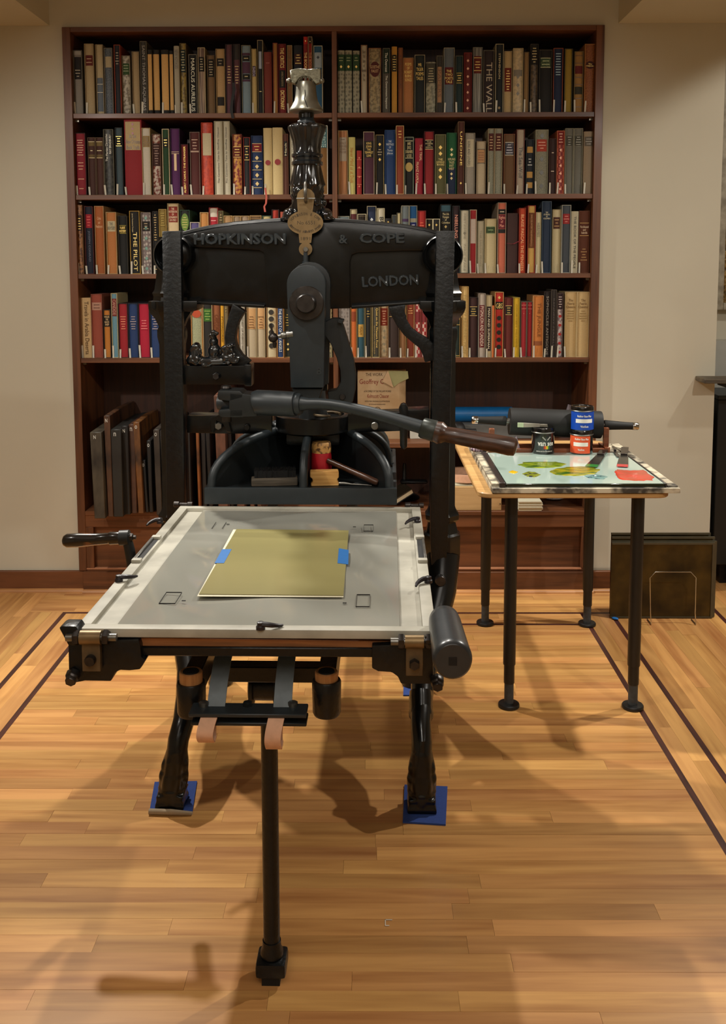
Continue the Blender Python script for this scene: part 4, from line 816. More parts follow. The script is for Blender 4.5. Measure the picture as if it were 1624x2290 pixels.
# --- platen with fan of ribs
Yl = 2.80; pl = PF.Y(457, 1128, Yl); pt = PF.Y(888, 1092, Yl); zb0, zt0 = pl.z, pt.z; xl, xr = pl.x, pt.x; yb0 = Yl - PF.b.y; yb1 = yb0 + .62
plt = pb(MB().box((xl + .001, yb0 + .001, zb0), (xr - .001, yb1 - .001, zt0 - .009)), 'platen', m_dgraph, bevel=.002)
lip = .012
for nm, a, b in (('platen_lip', (xl, yb0, zb0), (xr, yb0 + lip, zt0)), ('platen_lip', (xl, yb0 + lip, zb0), (xl + lip, yb1, zt0)), ('platen_lip', (xr - lip, yb0 + lip, zb0), (xr, yb1, zt0)), ('platen_lip', (xl + lip, yb1 - lip, zb0), (xr - lip, yb1, zt0))):
    pb(MB().box(a, b), nm, m_graph if a[1] == yb0 else m_dgraph, plt, bevel=.003, seg=2)
hubx, huby, hz = dcc.x, dcc.y, dz0 - .055
def rib(x1, y1, thick=.018, m=m_dgraph, sx=0.0, sy=0.0):
    a = Vector((hubx + sx, huby + sy, 0)); b = Vector((x1, y1, 0)); d = (b - a); nrm = Vector((-d.y, d.x, 0)).normalized() * thick / 2
    z0 = zt0 - .009; pts = []
    for k in range(13):
        u = k / 12; t = pi / 2 * u; q = a + d * (0.02 + 0.97 * sin(t)); pts.append(Vector((q.x, q.y, z0 + (hz + .05 - z0) * cos(t) ** 0.75 + .004)))
    outl = [Vector((pts[0].x, pts[0].y, z0))] + pts + [Vector((pts[-1].x, pts[-1].y, z0))]
    mb = MB().rings([[p + nrm for p in outl], [p - nrm for p in outl]]); pb(mb, 'rib_web', m, plt)
    pb(MB().tube(pts, thick * .72, 10), 'rib_edge', m_graph, plt)
rib(xl + .016, yb0 + .018, sx=-.05, sy=.07); rib(hubx - .014, yb0 + .014, .017, sx=-.008, sy=-.01); rib(xr - .020, yb0 + .018, sx=.05, sy=.07); rib(xl + .02, huby + .14, sy=.1); rib(xr - .02, huby + .14, sy=.1); rib(xl + .03, yb1 - .02); rib(xr - .03, yb1 - .02)
# --- bed and tympan
ZT = .80
c1, c2, c3, c4 = PF.Z(398, 1131, ZT), PF.Z(941, 1133, ZT), PF.Z(975, 1412, ZT), PF.Z(174, 1404, ZT)
tx0, tx1 = (c1.x + c4.x) / 2, (c2.x + c3.x) / 2; ty0, ty1 = (c3.y + c4.y) / 2, (c1.y + c2.y) / 2
tym = pb(MB().box((tx0 + .02, ty0 + .02, ZT - .018), (tx1 - .02, ty1 - .02, ZT - .011)), 'tympan', m_frame, smooth=False)
fw = .026
for a, b in (((tx0, ty0, ZT - .018), (tx1, ty0 + fw, ZT)), ((tx0, ty1 - fw, ZT - .018), (tx1, ty1, ZT)), ((tx0, ty0 + fw, ZT - .018), (tx0 + fw, ty1 - fw, ZT)), ((tx1 - fw, ty0 + fw, ZT - .018), (tx1, ty1 - fw, ZT))):
    pb(MB().box(a, b), 'tympan_rail', m_frame, tym, bevel=.003, seg=2)
# clear plastic film, gently buckled
m_film = M('grey_plastic_film', '#9c9c92', 0.12, var=0.08, scale=5, bmp=0.6, bd=0.02, coat=0.7, stretch=(1, .35, 1), detail=2)
gx, gy = 44, 60; fx0, fx1, fy0, fy1 = tx0 + .075, tx1 - .070, ty0 + .035, ty1 - .035; V = []; FF = []
for j in range(gy + 1):
    for i in range(gx + 1):
        u, v = i / gx, j / gy; ed = min(1, 6 * min(u, 1 - u, v, 1 - v))
        z = ZT - .0045 + ed * (.0045 * sin(u * 9 + 3 * sin(v * 5)) * sin(v * 7 + u * 3) * (1 - .7 * (abs(u - .45) < .22) * (abs(v - .5) < .3)) + .0024 + .0012 * sin(v * 31 + u * 17 + 4 * sin(u * 6)))
        V.append((fx0 + (fx1 - fx0) * u, fy0 + (fy1 - fy0) * v, z))
for j in range(gy):
    for i in range(gx): a = j * (gx + 1) + i; FF.append((a, a + 1, a + gx + 2, a + gx + 1))
fm = MB(); fm.v = V; fm.f = FF; pb(fm, 'plastic_film', m_film, tym)
m_ink = M('pencil_line', '#2c2a28', 0.8)
def mark(px0, py0, px1, py1, sides='LRTB'):
    a = PF.Z((px0), (py0), ZT); b = PF.Z(px1, py1, ZT); x0, x1, y0, y1 = min(a.x, b.x), max(a.x, b.x), min(a.y, b.y), max(a.y, b.y); t = .0006; z0, z1 = ZT - .001, ZT + .0012; mb = MB()
    if 'B' in sides: mb.box((x0, y0, z0), (x1, y0 + t, z1))
    if 'T' in sides: mb.box((x0, y1, z0), (x1, y1 + t, z1))
    if 'L' in sides: mb.box((x0, y0, z0), (x0 + t, y1, z1))
    if 'R' in sides: mb.box((x1, y0, z0), (x1 + t, y1, z1))
    pb(mb, 'registration_mark', m_ink, tym, smooth=False)
mark(372, 1325, 391, 1350); mark(798, 1330, 826, 1357); mark(814, 1174, 834, 1188); mark(483, 1168, 497, 1182, 'LR')
for px, py in ((411, 1343), (771, 1348), (793, 1178), (510, 1172)): mk = PF.Z(px, py, ZT + .001); pb(MB().box(mk - Vector((.004, .0015, .001)), mk + Vector((.004, .0015, .0005))), 'pencil_tick', m_ink, tym, smooth=False)
def catch(px, py, ang, w=.020):
    c = PF.Z(px, py, ZT); c.z = ZT; o = pb(MB().lathe((0, 0, 0), [(.009, 0), (.009, .006), (.007, .008), (.007, .014), (.005, .015)], (0, 0, 1), 14), 'catch', M('dark_violet_iron', '#241f24', 0.4, var=0.2), tym); o.location = c
    k = MB().tube([(0, 0, .010), (.012, 0, .010), (.022, .004, .008), (.032, .012, .005), (.038, .022, .003)], [.006, .0055, .005, .004, .0025], 8); q = pb(k, 'catch_finger', _mc['dark_violet_iron'], o); q.rotation_euler = (0, 0, ang); return o
catch(934, 1168, radians(190)); catch(958, 1303, radians(200)); catch(358, 1170, radians(200)); catch(266, 1300, radians(10)); catch(583, 1407, radians(-10))
for sx, xa in ((-1, tx0 + .004), (1, tx1 - .020)):
    yA = PF.Z(320 if sx < 0 else 945, 1256, ZT).y; yB = PF.Z(340 if sx < 0 else 938, 1204, ZT).y
    pb(MB().box((xa, yA, ZT - .004), (xa + .016, yB, ZT + .0006)), 'slot', m_black, tym, smooth=False)
    pb(MB().box((xa + (-.004 if sx < 0 else .013), yA, ZT), (xa + (.004 if sx < 0 else .019), yB, ZT + .006)), 'slide_bar', m_steel, tym, bevel=.001)
    for yq in (yA, yB): pb(MB().box((xa - .003, yq - .012, ZT - .002), (xa + .020, yq + .008, ZT + .008)), 'slide_keeper', m_frame, tym, bevel=.003, seg=2)
for sx in (0, 1):
    q = Vector((tx0 + .01 if sx == 0 else tx1 - .015, ty1 + .004, ZT + .003)); pb(MB().lathe(q - Vector((.03, 0, 0)), [(.006, 0), (.009, .002), (.009, .016), (.005, .018), (.005, .04), (.008, .042), (.008, .055)], (1, 0, 0), 12), 'hinge_pin', m_dsteel, tym)
pb(MB().box((tx0 + .02, ty0 + .05, ZT - .040), (tx1 - .03, ty1 - .03, ZT - .020)), 'bed_board', m_iron, bevel=.002)
Yff = ty0 + PF.b.y
pb(MB().xz(ol([(312, 1426), (880, 1434), (880, 1449), (312, 1445)], Yff + .012), ty0 + .012, ty0 + .05), 'bed_edge_wood', wood('inked_edge_wood', '#2c1c12', '#a0683c', 0.5, 0, 10.0), bevel=.001)
pb(MB().xz(ol([(300, 1447), (900, 1450), (900, 1471), (300, 1467)], Yff + .008), ty0 + .008, ty0 + .75), 'bed_plate', m_iron2, bevel=.002)
YH = Yff - .005
pb(pr([(152, 1434), (250, 1430), (258, 1432), (310, 1430), (314, 1445), (316, 1470), (326, 1476), (318, 1490), (312, 1498), (290, 1500), (268, 1499), (256, 1506), (248, 1524), (190, 1523), (154, 1530)], YH, YH + .05), 'hinge_bracket', m_iron2, bevel=.003, seg=2)
pb(pr([(832, 1444), (900, 1441), (968, 1441), (970, 1530), (897, 1530), (890, 1514), (876, 1504), (846, 1502), (832, 1495)], YH, YH + .05), 'hinge_bracket', m_iron2, bevel=.003, seg=2)
pb(pr([(131, 1404), (140, 1400), (170, 1400), (178, 1412), (168, 1446), (152, 1444)], YH - .01, YH + .03), 'hinge_horn', m_iron2, bevel=.004, seg=2)
for bx0, bx1, by0, by1, pe in ((180, 227, 1409, 1442, 1502), (906, 948, 1420, 1450, 1512)):
    a = PF.Y(bx0, (by0 + by1) / 2, YH - .012); b = PF.Y(bx1, (by0 + by1) / 2, YH - .012); r = (by1 - by0) / 2 * s(YH)
    hg = pb(MB().tube([a, b], r, 20), 'brass_hinge', m_brass)
    v0, v1 = PF.Y(bx0 + 2, by1 - 3, YH - .014), PF.Y(bx1 - 2, pe, YH - .014)
    pb(MB().box(v0, v1 + Vector((0, .014, 0))), 'hinge_strap', m_dbrass, hg, bevel=.001)
    bolt((bx0 + bx1) / 2, (by1 + pe) / 2 + 3, YH - .014, 13, .012, m_dsteel, hg, bx0 > 500)
    ax = PF.Y(bx0 - 32, (by0 + by1) / 2, YH - .012); bx = PF.Y(bx1 + 34, (by0 + by1) / 2, YH - .012)
    pb(MB().tube([ax, bx], .0075, 12), 'axle', m_steel, hg)
    for nx in (bx0 - 15, bx1 + 4):
        v = PF.Y(nx, (by0 + by1) / 2, YH - .012); pb(MB().lathe(v, [(.014, 0), (.0155, .002), (.0155, .009), (.014, .011)], (1, 0, 0), 6), 'nut', m_dsteel, hg)
for px, py in ((164, 1508), (978, 1520)):
    v = PF.Y(px, py, YH - .002); pb(MB().lathe(v, [(.014, -.004), (.014, .010), (.011, .014), (.011, .022)], (0, -.8, -.3), 6), 'bolt', m_dsteel, bevel=.001)
# counterweight
w1 = PF.Y(1013, 1479, 1.665); w0 = PF.Y(994, 1388, 1.86); ax = (w1 - w0); Lw = ax.length
cw = pb(MB().lathe(w0, [(.012, -.012), (.024, -.010), (.030, -.002), (.0315, .02), (.033, Lw * .5), (.0350, Lw - .022), (.0355, Lw - .012), (.0335, Lw - .003), (.030, Lw), (.001, Lw)], ax, 36), 'counterweight', M('pewter_black_paint', '#2e3235', 0.33, var=0.15, scale=50, bmp=0.3, coat=0.15))
u = ax.normalized(); qx = Vector((1, 0, 0)); qz = u.cross(qx).normalized() * -1; c = w1 + u * .0006; h = .0075
pb(MB().rings([[c + qx * a * h + qz * b * h - u * d for a, b in ((-1, -1), (1, -1), (1, 1), (-1, 1))] for d in (.004, 0)]), 'square_socket', m_black, cw, smooth=False)
pb(MB().tube([PF.Y(950, 1433, YH - .012), PF.Y(990, 1445, YH - .02)], .012, 12), 'weight_arm', m_iron)
# --- rails, buffers, girder, straps, post
YR = 1.93
for cx, t0, t1 in ((429, 1484, 1528), (731, 1479, 1523)):
    v = PF.Y(cx, 1600, YR); z1 = PF.Y(cx, 1500, YR).z; zc = PF.Y(cx, t1 - 4, YR).z; z0 = PF.Y(cx, 1612, YR - .03).z; c = Vector((v.x, YR - PF.b.y, 0))
    pb(MB().lathe(c, [(.026, z0), (.029, z0 + .006), (.030, zc - .004), (.028, zc)], (0, 0, 1), 28), 'buffer', m_iron2)
    pb(MB().lathe(c, [(.0235, zc - .01), (.0235, z1 - .002), (.0215, z1), (.012, z1 - .003), (.001, z1 - .004)], (0, 0, 1), 28), 'buffer_plug', m_plug)
    pb(MB().lathe(c, [(.017, z1 - .002), (.016, z1 + .0006)], (0, 0, 1), 20), 'plug_hole', m_black)
    pb(MB().box((c.x - .018, c.y + .03, z0 + .03), (c.x + .018, 3.75 - PF.b.y, z0 + .085)), 'rail', m_iron2, bevel=.002)
gv0, gv1 = PF.Y(530, 1492, 2.15), PF.Y(735, 1528, 2.15); pb(MB().box((gv0.x - .05, 2.15 - PF.b.y, gv1.z), (gv1.x, 2.19 - PF.b.y, gv0.z)), 'girder', m_iron2, bevel=.002)
dv = PF.Y(590, 1535, 2.25); pb(MB().lathe(dv + Vector((-.035, 0, 0)), [(.03, 0), (.045, .004), (.045, .012), (.032, .014), (.032, .06), (.045, .062), (.045, .07), (.03, .072)], (1, 0, 0), 28), 'rounce_drum', m_iron2)
YBr = 1.845
bar_a, bar_b = PF.Y(421, 1593, YBr), PF.Y(685, 1601, YBr); zz = (bar_a.z + bar_b.z) / 2
clp = pb(MB().box((bar_a.x, YBr - PF.b.y, zz - .008), (bar_b.x, YBr - PF.b.y + .050, zz)), 'clamp_bar', m_graph, bevel=.0015)
pb(MB().box((bar_a.x + .004, YBr - PF.b.y + .002, zz - .026), (bar_b.x, YBr - PF.b.y + .050, zz - .019)), 'clamp_bar_lower', m_dgraph, clp, bevel=.0015)
for px, hexa, mm in ((456, False, m_steel), (554, True, m_dgraph), (655, False, m_steel)):
    v = PF.Z(px, 1578, zz); pb(MB().lathe(v, [(.009, -.018), (.010, 0), (.010, .007), (.007, .009)], (0, 0, 1), 6 if hexa else 14), 'bolt', mm, clp)
for (xa, xb) in ((478, 465), (621, 613)):
    p0 = PF.Y(xa, 1476, YBr + .11); p1 = PF.Y(xb, 1568, YBr + .045); wd = 42 * s(1.9); mid = (p0 + p1) / 2 + Vector((0, -.012, 0)); path = [p0 + Vector((0, .05, .01)), p0, mid, p1 + Vector((0, 0, .004)), Vector((p1.x, YBr - PF.b.y + .02, zz - .0095))]
    pb(MB().rings([[p, p + Vector((wd, 0, 0)), p + Vector((wd, .0035, -.001)), p + Vector((0, .0035, -.001))] for p in path]), 'leather_strap', m_strap, bevel=0)
for x0, x1, yt, yb in ((443, 487, 1598, 1665), (594, 637, 1602, 1685)):
    a = PF.Y(x0 + 6, yt, YBr + .004); hgt = a.z - PF.Y(x0, yb, YBr - .01).z; wd = (x1 - x0 - 5) * s(1.84); pts = []
    for k in range(15):
        t = pi * k / 14; pts.append(Vector((a.x - .004 * sin(t) - .003 * k / 14, a.y - .020 * sin(t) ** .8 + .006 * (1 if k > 7 else 0) * (k - 7) / 7, zz - .010 - hgt * k / 14 + (hgt - .02) * max(0, (k - 12)) * .2)))
    back = [Vector((p.x, a.y + .016 * sin(pi * i / 14) ** .6, p.z)) for i, p in list(enumerate(pts))[::-1][1:]]
    pth = pts + back; rs = []
    for i, p in enumerate(pth):
        d = (pth[min(i + 1, len(pth) - 1)] - pth[max(i - 1, 0)]).normalized(); nr = Vector((1, 0, 0)).cross(d) * .0016; rs.append([p + nr, p + nr + Vector((wd, 0, 0)), p - nr + Vector((wd, 0, 0)), p - nr])
    pb(MB().rings(rs), 'leather_loop', m_pink)
pv = PF.Z(609, 2185, 0); pv.z = 0; zp = zz - .03
pb(MB().lathe(pv, [(.0175, .02), (.0175, zp)], (0, 0, 1), 24), 'support_post', m_iron2)
pb(MB().lathe(pv, [(.024, .052), (.024, .062), (.020, .070), (.0195, .085)], (0, 0, 1), 24), 'post_socket', m_iron2)
pb(MB().box(pv + Vector((-.032, -.032, .018)), pv + Vector((.032, .032, .050))), 'post_foot', m_iron2, bevel=.008, seg=2)
pb(MB().box(pv + Vector((-.019, -.026, 0)), pv + Vector((.019, .026, .018))), 'post_block', M('black_rubber', '#0c0b0a', 0.7), smooth=False)
# --- rounce (crank) handle at the left
YK = 2.42
cr_ = pb(MB().tube([PF.Y(282, 1196, YK), PF.Y(290, 1230, YK), PF.Y(298, 1275, YK), PF.Y(310, 1330, YK)], [.013, .0135, .014, .015], 12), 'crank_arm', m_dgraph)
pb(MB().tube([PF.Y(268, 1203, YK), PF.Y(289, 1202, YK)], .0195, 24), 'crank_hub', m_dgraph, cr_)
pb(MB().tube([PF.Y(140, 1209, YK), PF.Y(143, 1209, YK), PF.Y(150, 1209, YK), PF.Y(175, 1208, YK), PF.Y(215, 1206, YK), PF.Y(243, 1204, YK), PF.Y(246, 1204, YK), PF.Y(268, 1203, YK)], [.006, .013, .0175, .0180, .0150, .0140, .0165, .0160], 24), 'crank_grip', M('worn_black_grip', '#120d0a', 0.25, hx2='#7a4524', scale=26, lo=0.44, hi=0.50, coat=0.5, bmp=0.2, stretch=(0.5, 1, 1)), cr_)
pb(MB().lathe(PF.Y(288, 1202, YK), [(.011, 0), (.011, .010), (.006, .012), (.006, .018)], (1, 0, 0), 6), 'nut', m_dsteel, cr_)
# ================================================================ BELL
bell_b = PF.Y(685, 250, 3.05); bl = thing('bell', 'small silvery cracked bell under a pitted yoke on top of the press finial', 'bell'); Pb = Fr(0.0186, (bell_b.x + PF.b.x, 3.05, bell_b.z + 0.0)); Pb.place(bl)
q = s(3.05); m_bell = M('polished_pewter', '#8f8d80', 0.34, 0.8, var=0.15, scale=50)
z_of = lambda py: Pb.Y(685, py, 3.05).z
BP = [(20, 253), (34, 251), (36.5, 248), (36, 244), (31, 236), (26, 226), (23.5, 214), (22, 200), (21.5, 190), (19, 184), (10, 182), (2, 181)]
MB().lathe((0, 0, 0), [(r * q, z_of(py)) for r, py in BP], (0, 0, 1), 48).build('bell_body', m_bell, bl)
MB().lathe((0, 0, 0), [(17 * q, z_of(264)), (17 * q, z_of(250))], (0, 0, 1), 24).build('bell_neck', m_iron, bl)
yk = [(650, 158), (668, 154), (690, 156), (718, 154), (718, 186), (707, 190), (700, 182), (694, 174), (684, 172), (672, 175), (665, 184), (661, 190), (652, 186)]
MB().xz([(lambda v: (v.x, v.z))(Pb.Y(px, py, 3.05)) for px, py in yk], -.012, .012).build('yoke', M('pitted_pewter', '#8c8974', 0.4, 0.7, var=0.4, scale=120, bmp=0.8, bd=0.002), bl, bevel=.002)
for px in (646, 720): MB().ball(Pb.Y(px, 181, 3.04), .008, 12, 8).build('yoke_knob', m_bell, bl)
for px in (674, 684, 694): MB().tube([Pb.Y(px, 185, 3.05), Pb.Y(px, 176, 3.04), Pb.Y(px + (684 - px) * .3, 168, 3.05)], .004, 8).build('crown_loop', m_bell, bl)
ck = [Pb.Y(px, py, 3.05) + Vector((0, -(r * q) - .0003, 0)) for px, py, r in ((684, 205, 22), (685, 215, 23.5), (683, 225, 26), (687, 235, 31), (691, 246, 36))]
MB().tube(ck, .0012, 6).build('crack', m_black, bl)
# ================================================================ CARPET PADS
m_pad = M('blue_carpet', '#2a4488', 0.9, var=0.12, scale=160, bmp=0.2)
def pad(pts, label, curl=0.0):
    c = sum((R0.Z(px, py, 0) for px, py in pts), Vector()) / 4; o = MB().rings([[R0.Z(px, py, 0) - c + Vector((0, 0, z)) for px, py in pts] for z in (0.0002, .005)]).build('carpet_pad', m_pad, smooth=False); o.location = (c.x, c.y, 0); tag(o, label, 'carpet pad', 'carpet pads under the press feet')
    if curl:
        a, b = R0.Z(*pts[3], 0) - c, R0.Z(*pts[2], 0) - c; MB().tube([a + Vector((0, -.002, .008)), (a + b) / 2 + Vector((0, -.004, .009)), b + Vector((0, -.002, .005))], [.008, .008, .005], 10).build('curled_edge', M('pale_carpet_backing', '#a8967c', 0.9), o)
pad([(905, 1758), (1001, 1762), (997, 1847), (901, 1841)], 'blue carpet pad under the right front foot of the press'); pad([(346, 1752), (441, 1750), (430, 1822), (334, 1820)], 'blue carpet pad with a curled edge under the left front foot', 1)
pad([(904, 1500), (952, 1500), (952, 1557), (902, 1557)], 'blue carpet pad under the right rear foot of the press')
# ================================================================ SHEET AND TAPES ON THE TYMPAN
pv = [(526, 1184), (779, 1186), (767, 1333), (443, 1330)]
zS = ZT + .0015
def flat(name, pts, z0, z1, m, label, cat, base=None, group=None):
    w = [R0.Z(px, py, z1) for px, py in pts]; c = sum(w, Vector()) / len(w); o = MB().rings([[Vector((p.x - c.x, p.y - c.y, z)) for p in w] for z in (0, z1 - z0)]).build(name, m, smooth=False); o.location = (c.x, c.y, z0); return tag(o, label, cat, group)
sh = flat('backing_sheet', [(522, 1184), (777, 1187), (768, 1335), (441, 1333)], zS, zS + .0012, M('white_paper', '#d8d2b8', 0.6, var=0.03), 'white backing sheet under the olive sheet on the tympan', 'paper')
flat('olive_sheet', [(529, 1183), (780, 1186), (768, 1331), (445, 1328)], zS + .0013, zS + .0030, M('olive_sheet', '#958d5c', 0.3, var=0.12, scale=2.5, coat=0.25, stretch=(0.4, 2, 1)), 'olive green rectangular sheet taped to the middle of the tympan', 'paper')
m_tape = M('blue_tape', '#0c66b0', 0.55, var=0.06, scale=60, bmp=0.1)
flat('blue_tape', [(497, 1228), (518, 1228), (501, 1259), (480, 1259)], zS + .0031, zS + .0037, m_tape, 'blue tape holding the left edge of the olive sheet', 'tape', group='blue tape strips')
flat('blue_tape', [(758, 1226), (780, 1230), (779, 1262), (755, 1259)], zS + .0031, zS + .0037, m_tape, 'blue tape holding the right edge of the olive sheet', 'tape', group='blue tape strips')
# ================================================================ TOOLS IN THE PLATEN TRAY
zt = zt0 - .0088
def onp(px, py, z): v = PF.Z(px, py, z) + PF.b; return v
PP = Fr(0.0186, (0, 0, 0))
def tool(name, label, cat, px, py, z=zt):
    v = PP.Z(px, py, z); o = thing(name, label, cat); f = Fr(0.0186, v); f.place(o); return o, f
o, f = tool('brush', 'black bristle brush with a grey wooden back lying in the press tray', 'brush', 615, 1085)
MB().box((-.070, -.014, 0), (.068, .026, .024)).build('brush_back', wood('grey_old_wood', '#3a342c', '#6a6052', 0.5, 0, 20), o, bevel=.005, seg=2).rotation_euler = (0, 0, .12)
bb = MB(); rr = random.Random(4)
for i in range(520):
    x, y = rr.uniform(-.060, .062), rr.uniform(-.008, .022); p = Vector((x, y, .020)); e = p + Vector((rr.uniform(-.003, .003), rr.uniform(-.003, .004), rr.uniform(.026, .034))); bb.rings([[p + Vector((.0006, 0, 0)), p + Vector((-.0006, .0006, 0)), p + Vector((0, -.0008, 0))], [e + Vector((.0003, 0, 0)), e + Vector((-.0003, .0003, 0)), e + Vector((0, -.0004, 0))]])
br = bb.box((-.060, -.007, .018), (.062, .021, .044)).build('bristles', M('black_bristle', '#0a0a0a', 0.9), o, smooth=False); br['kind'] = 'stuff'; br.rotation_euler = (0, 0, .12)
o, f = tool('mallet', 'red and tan wooden mallet standing on its head in the press tray', 'mallet', 719, 1073)
MB().lathe((0, 0, 0), [(.027, 0), (.029, .004), (.0315, .04), (.031, .075), (.0295, .086)], (0, 0, 1), 28).build('painted_head', M('chipped_red_paint', '#a0121c', 0.5, hx2='#8a5a30', scale=30, lo=0.30, hi=0.36, bmp=0.3), o)
MB().lathe((0, 0, 0), [(.0297, .086), (.0305, .098), (.0295, .112), (.0265, .118), (.001, .119)], (0, 0, 1), 28).build('bare_head', M('worn_tan_wood', '#c09050', 0.5, hx2='#4a2c14', scale=70, lo=0.38, hi=0.55, bmp=0.4), o)
h0 = f.Y(733, 1030, f.b.y - .024); h1 = f.Z(846, 1080, zt + .012); MB().tube([h0, h0 + (h1 - h0) * .1, h0 + (h1 - h0) * .35, h0 + (h1 - h0) * .75, h0 + (h1 - h0) * .97, h1], [.008, .0095, .0085, .0100, .0105, .007], 16).build('handle', m_oldwood, o)
o, f = tool('wooden_block', 'small honey coloured wooden block with moulded sides below the mallet', 'wooden block', 727, 1084)
bp = [(-.042, 0), (.040, 0), (.041, .008), (.036, .014), (.036, .020), (.041, .026), (.040, .044), (-.044, .044), (-.045, .028), (-.038, .022), (-.036, .014), (-.042, .008)]
MB().prism([(x, -.018, z) for x, z in bp], (0, .034, 0)).build('block_body', wood('honey_wood', '#b8803c', '#e0b06a', 0.45, 0, 16), o, bevel=.0015).rotation_euler = (0, 0, .10)
o, f = tool('steel_pick', 'thin steel pick lying in front of the mallet handle', 'tool', 785, 1086)
MB().tube([(-.055, .006, .006), (-.02, 0, .007), (.0, -.002, .005), (.045, -.004, .003), (.062, -.006, .002)], [.004, .005, .003, .0022, .0008], 10).build('pick_shaft', m_steel, o)
# ================================================================ INK TABLE
m_tan = wood('tan_plywood', '#a07844', '#c69c64', 0.5, 0, 8.0, coat=0.1)
m_leg = M('black_painted_leg', '#171615', 0.4, var=0.15, scale=40)
m_stain = M('ink_stained_board', '#c8bda4', 0.6, hx2='#3c362e', scale=18, lo=0.36, hi=0.58, bmp=0.1, detail=6)
tb = thing('table', 'small tan topped work table on four black adjustable legs beside the press', 'table', (0.69, 3.6, 0)); TF = Fr(0, (0.69, 3.6, 0))
def tp(mb, name, m, parent=None, **k): return mb.build(name, m, parent or tb, **k)
def rrect(x0, x1, y0, y1, r, z):
    pts = []
    for cx, cy, a0 in ((x1 - r, y0 + r, -pi / 2), (x1 - r, y1 - r, 0), (x0 + r, y1 - r, pi / 2), (x0 + r, y0 + r, pi)):
        for k in range(7): t = a0 + pi / 2 * k / 6; pts.append(Vector((cx + r * cos(t), cy + r * sin(t), z)))
    return pts
zt0 = .746
tp(MB().prism([p - TF.b for p in rrect(.350, R0.Y(1503, 1105, 3.135).x, 3.135, 4.10, .045, zt0)], (0, 0, .017)), 'table_top', m_tan, bevel=.003)
for px0, py0, px1 in ((1138, 1580, 1147), (1415, 1583, 1430), (1085, 1396, 1089), (1313, 1398, 1318)):
    f0 = TF.Z(px0, py0, 0); x, y = f0.x, f0.y; g = tp(MB().lathe((x, y, 0), [(.0205, .150), (.0212, .154), (.0215, zt0)], (0, 0, 1), 20), 'leg', m_leg)
    tp(MB().lathe((x, y, 0), [(.0178, .085), (.0182, .089), (.0182, .18)], (0, 0, 1), 20), 'leg_sleeve', m_leg, g); tp(MB().lathe((x, y, 0), [(.0160, .012), (.0160, .11)], (0, 0, 1), 20), 'leg_foot_tube', M('scuffed_grey_leg', '#3c4144', 0.5, var=0.3, scale=80), g)
    tp(MB().lathe((x, y, 0), [(.034, 0), (.0365, .003), (.0365, .010), (.034, .0135), (.012, .015)], (0, 0, 1), 28), 'levelling_foot', m_leg, g)
ib = thing('inking_board', 'ink stained pale board with raised side rails lying on the table', 'board', (0.70, 3.55, .7635)); IF = Fr(0, (0.70, 3.55, .7635))
b = IF.b; ip = lambda mb, name, m, parent=None, **k: mb.xform(Matrix.Translation(-b)).build(name, m, parent or ib, **k)
bx0, bx1, by0, by1 = R0.Y(1101, 1096, 3.13).x, R0.Y(1522, 1096, 3.13).x, 3.13, 3.93; bz = .764
ip(MB().box((bx0, by0, bz), (bx1, by1, bz + .016)), 'board', m_stain, bevel=.001); TBZ = bz + .016
ip(MB().box((bx0 + .002, by0 + .03, TBZ), (bx0 + .045, by1 - .02, TBZ + .010)), 'side_rail', m_stain, bevel=.001)
ip(MB().box((bx1 - .035, by0 + .02, TBZ), (bx1 - .002, by1 - .02, TBZ + .004)), 'side_rail', m_stain, bevel=.001)
m_glass = M('ink_slab_glass', '#b4cabf', 0.10, hx2='#7e968c', scale=5, lo=0.22, hi=0.40, coat=1.0)
gl = thing('glass_slab', 'pale green glass ink slab with dark edges on the inking board', 'glass slab', (0.70, 3.5, TBZ)); GF = Vector((0.70, 3.5, TBZ))
gp = lambda mb, name, m, parent=None, **k: mb.xform(Matrix.Translation(-GF)).build(name, m, parent or gl, **k)
s0, s1 = R0.Z(1131, 1082, TBZ + .012), R0.Z(1489, 1083, TBZ + .012); s2 = R0.Z(1398, 1012, TBZ + .012); SZ = TBZ + .012
gp(MB().box((s0.x + .002, s0.y, TBZ + .0003), (s1.x, s2.y, SZ - .0008)), 'slab_edge', M('dark_green_glass_edge', '#0a2018', 0.12, coat=1.0), bevel=.001)
gp(MB().box((s0.x + .004, s0.y + .006, SZ - .0008), (s1.x - .002, s2.y - .002, SZ)), 'slab_face', m_glass, smooth=False)
gp(MB().box((s0.x - .020, s0.y - .004, TBZ), (s0.x - .001, s2.y, SZ + .004)), 'edge_bar', M('dark_edge_bar', '#2c2624', 0.4, coat=.3), bevel=.001)
gp(MB().box((s1.x + .001, s0.y, TBZ), (s1.x + .007, s2.y, SZ + .001)), 'edge_bar', M('dark_edge_bar', '#2c2624', 0.4), bevel=.001)
def smear(pts, m, label, name='ink_smear', hgt=.0018, seed=1):
    rr = random.Random(seed); w = [R0.Z(px, py, SZ) for px, py in pts]; c = sum(w, Vector()) / len(w); c.z = SZ
    ring = [];
    for i in range(len(w)):
        a, b2 = w[i], w[(i + 1) % len(w)]
        for k in range(4): q = a.lerp(b2, k / 4); d = (q - c); d.z = 0; ring.append(d * (1 + rr.uniform(-.06, .06)))
    rs = [[Vector((p.x, p.y, .0001)) for p in ring], [Vector((p.x * .97, p.y * .97, hgt * .7)) for p in ring], [Vector((p.x * .8, p.y * .8, hgt + rr.uniform(-.0006, .0006))) for p in ring], [Vector((p.x * .35, p.y * .35, hgt * .8 + rr.uniform(-.0008, .0008))) for p in ring]]
    o = MB().rings(rs).build(name, m, None, ang=80); o.location = c; return tag(o, label, 'ink', 'patches of ink on the glass slab')
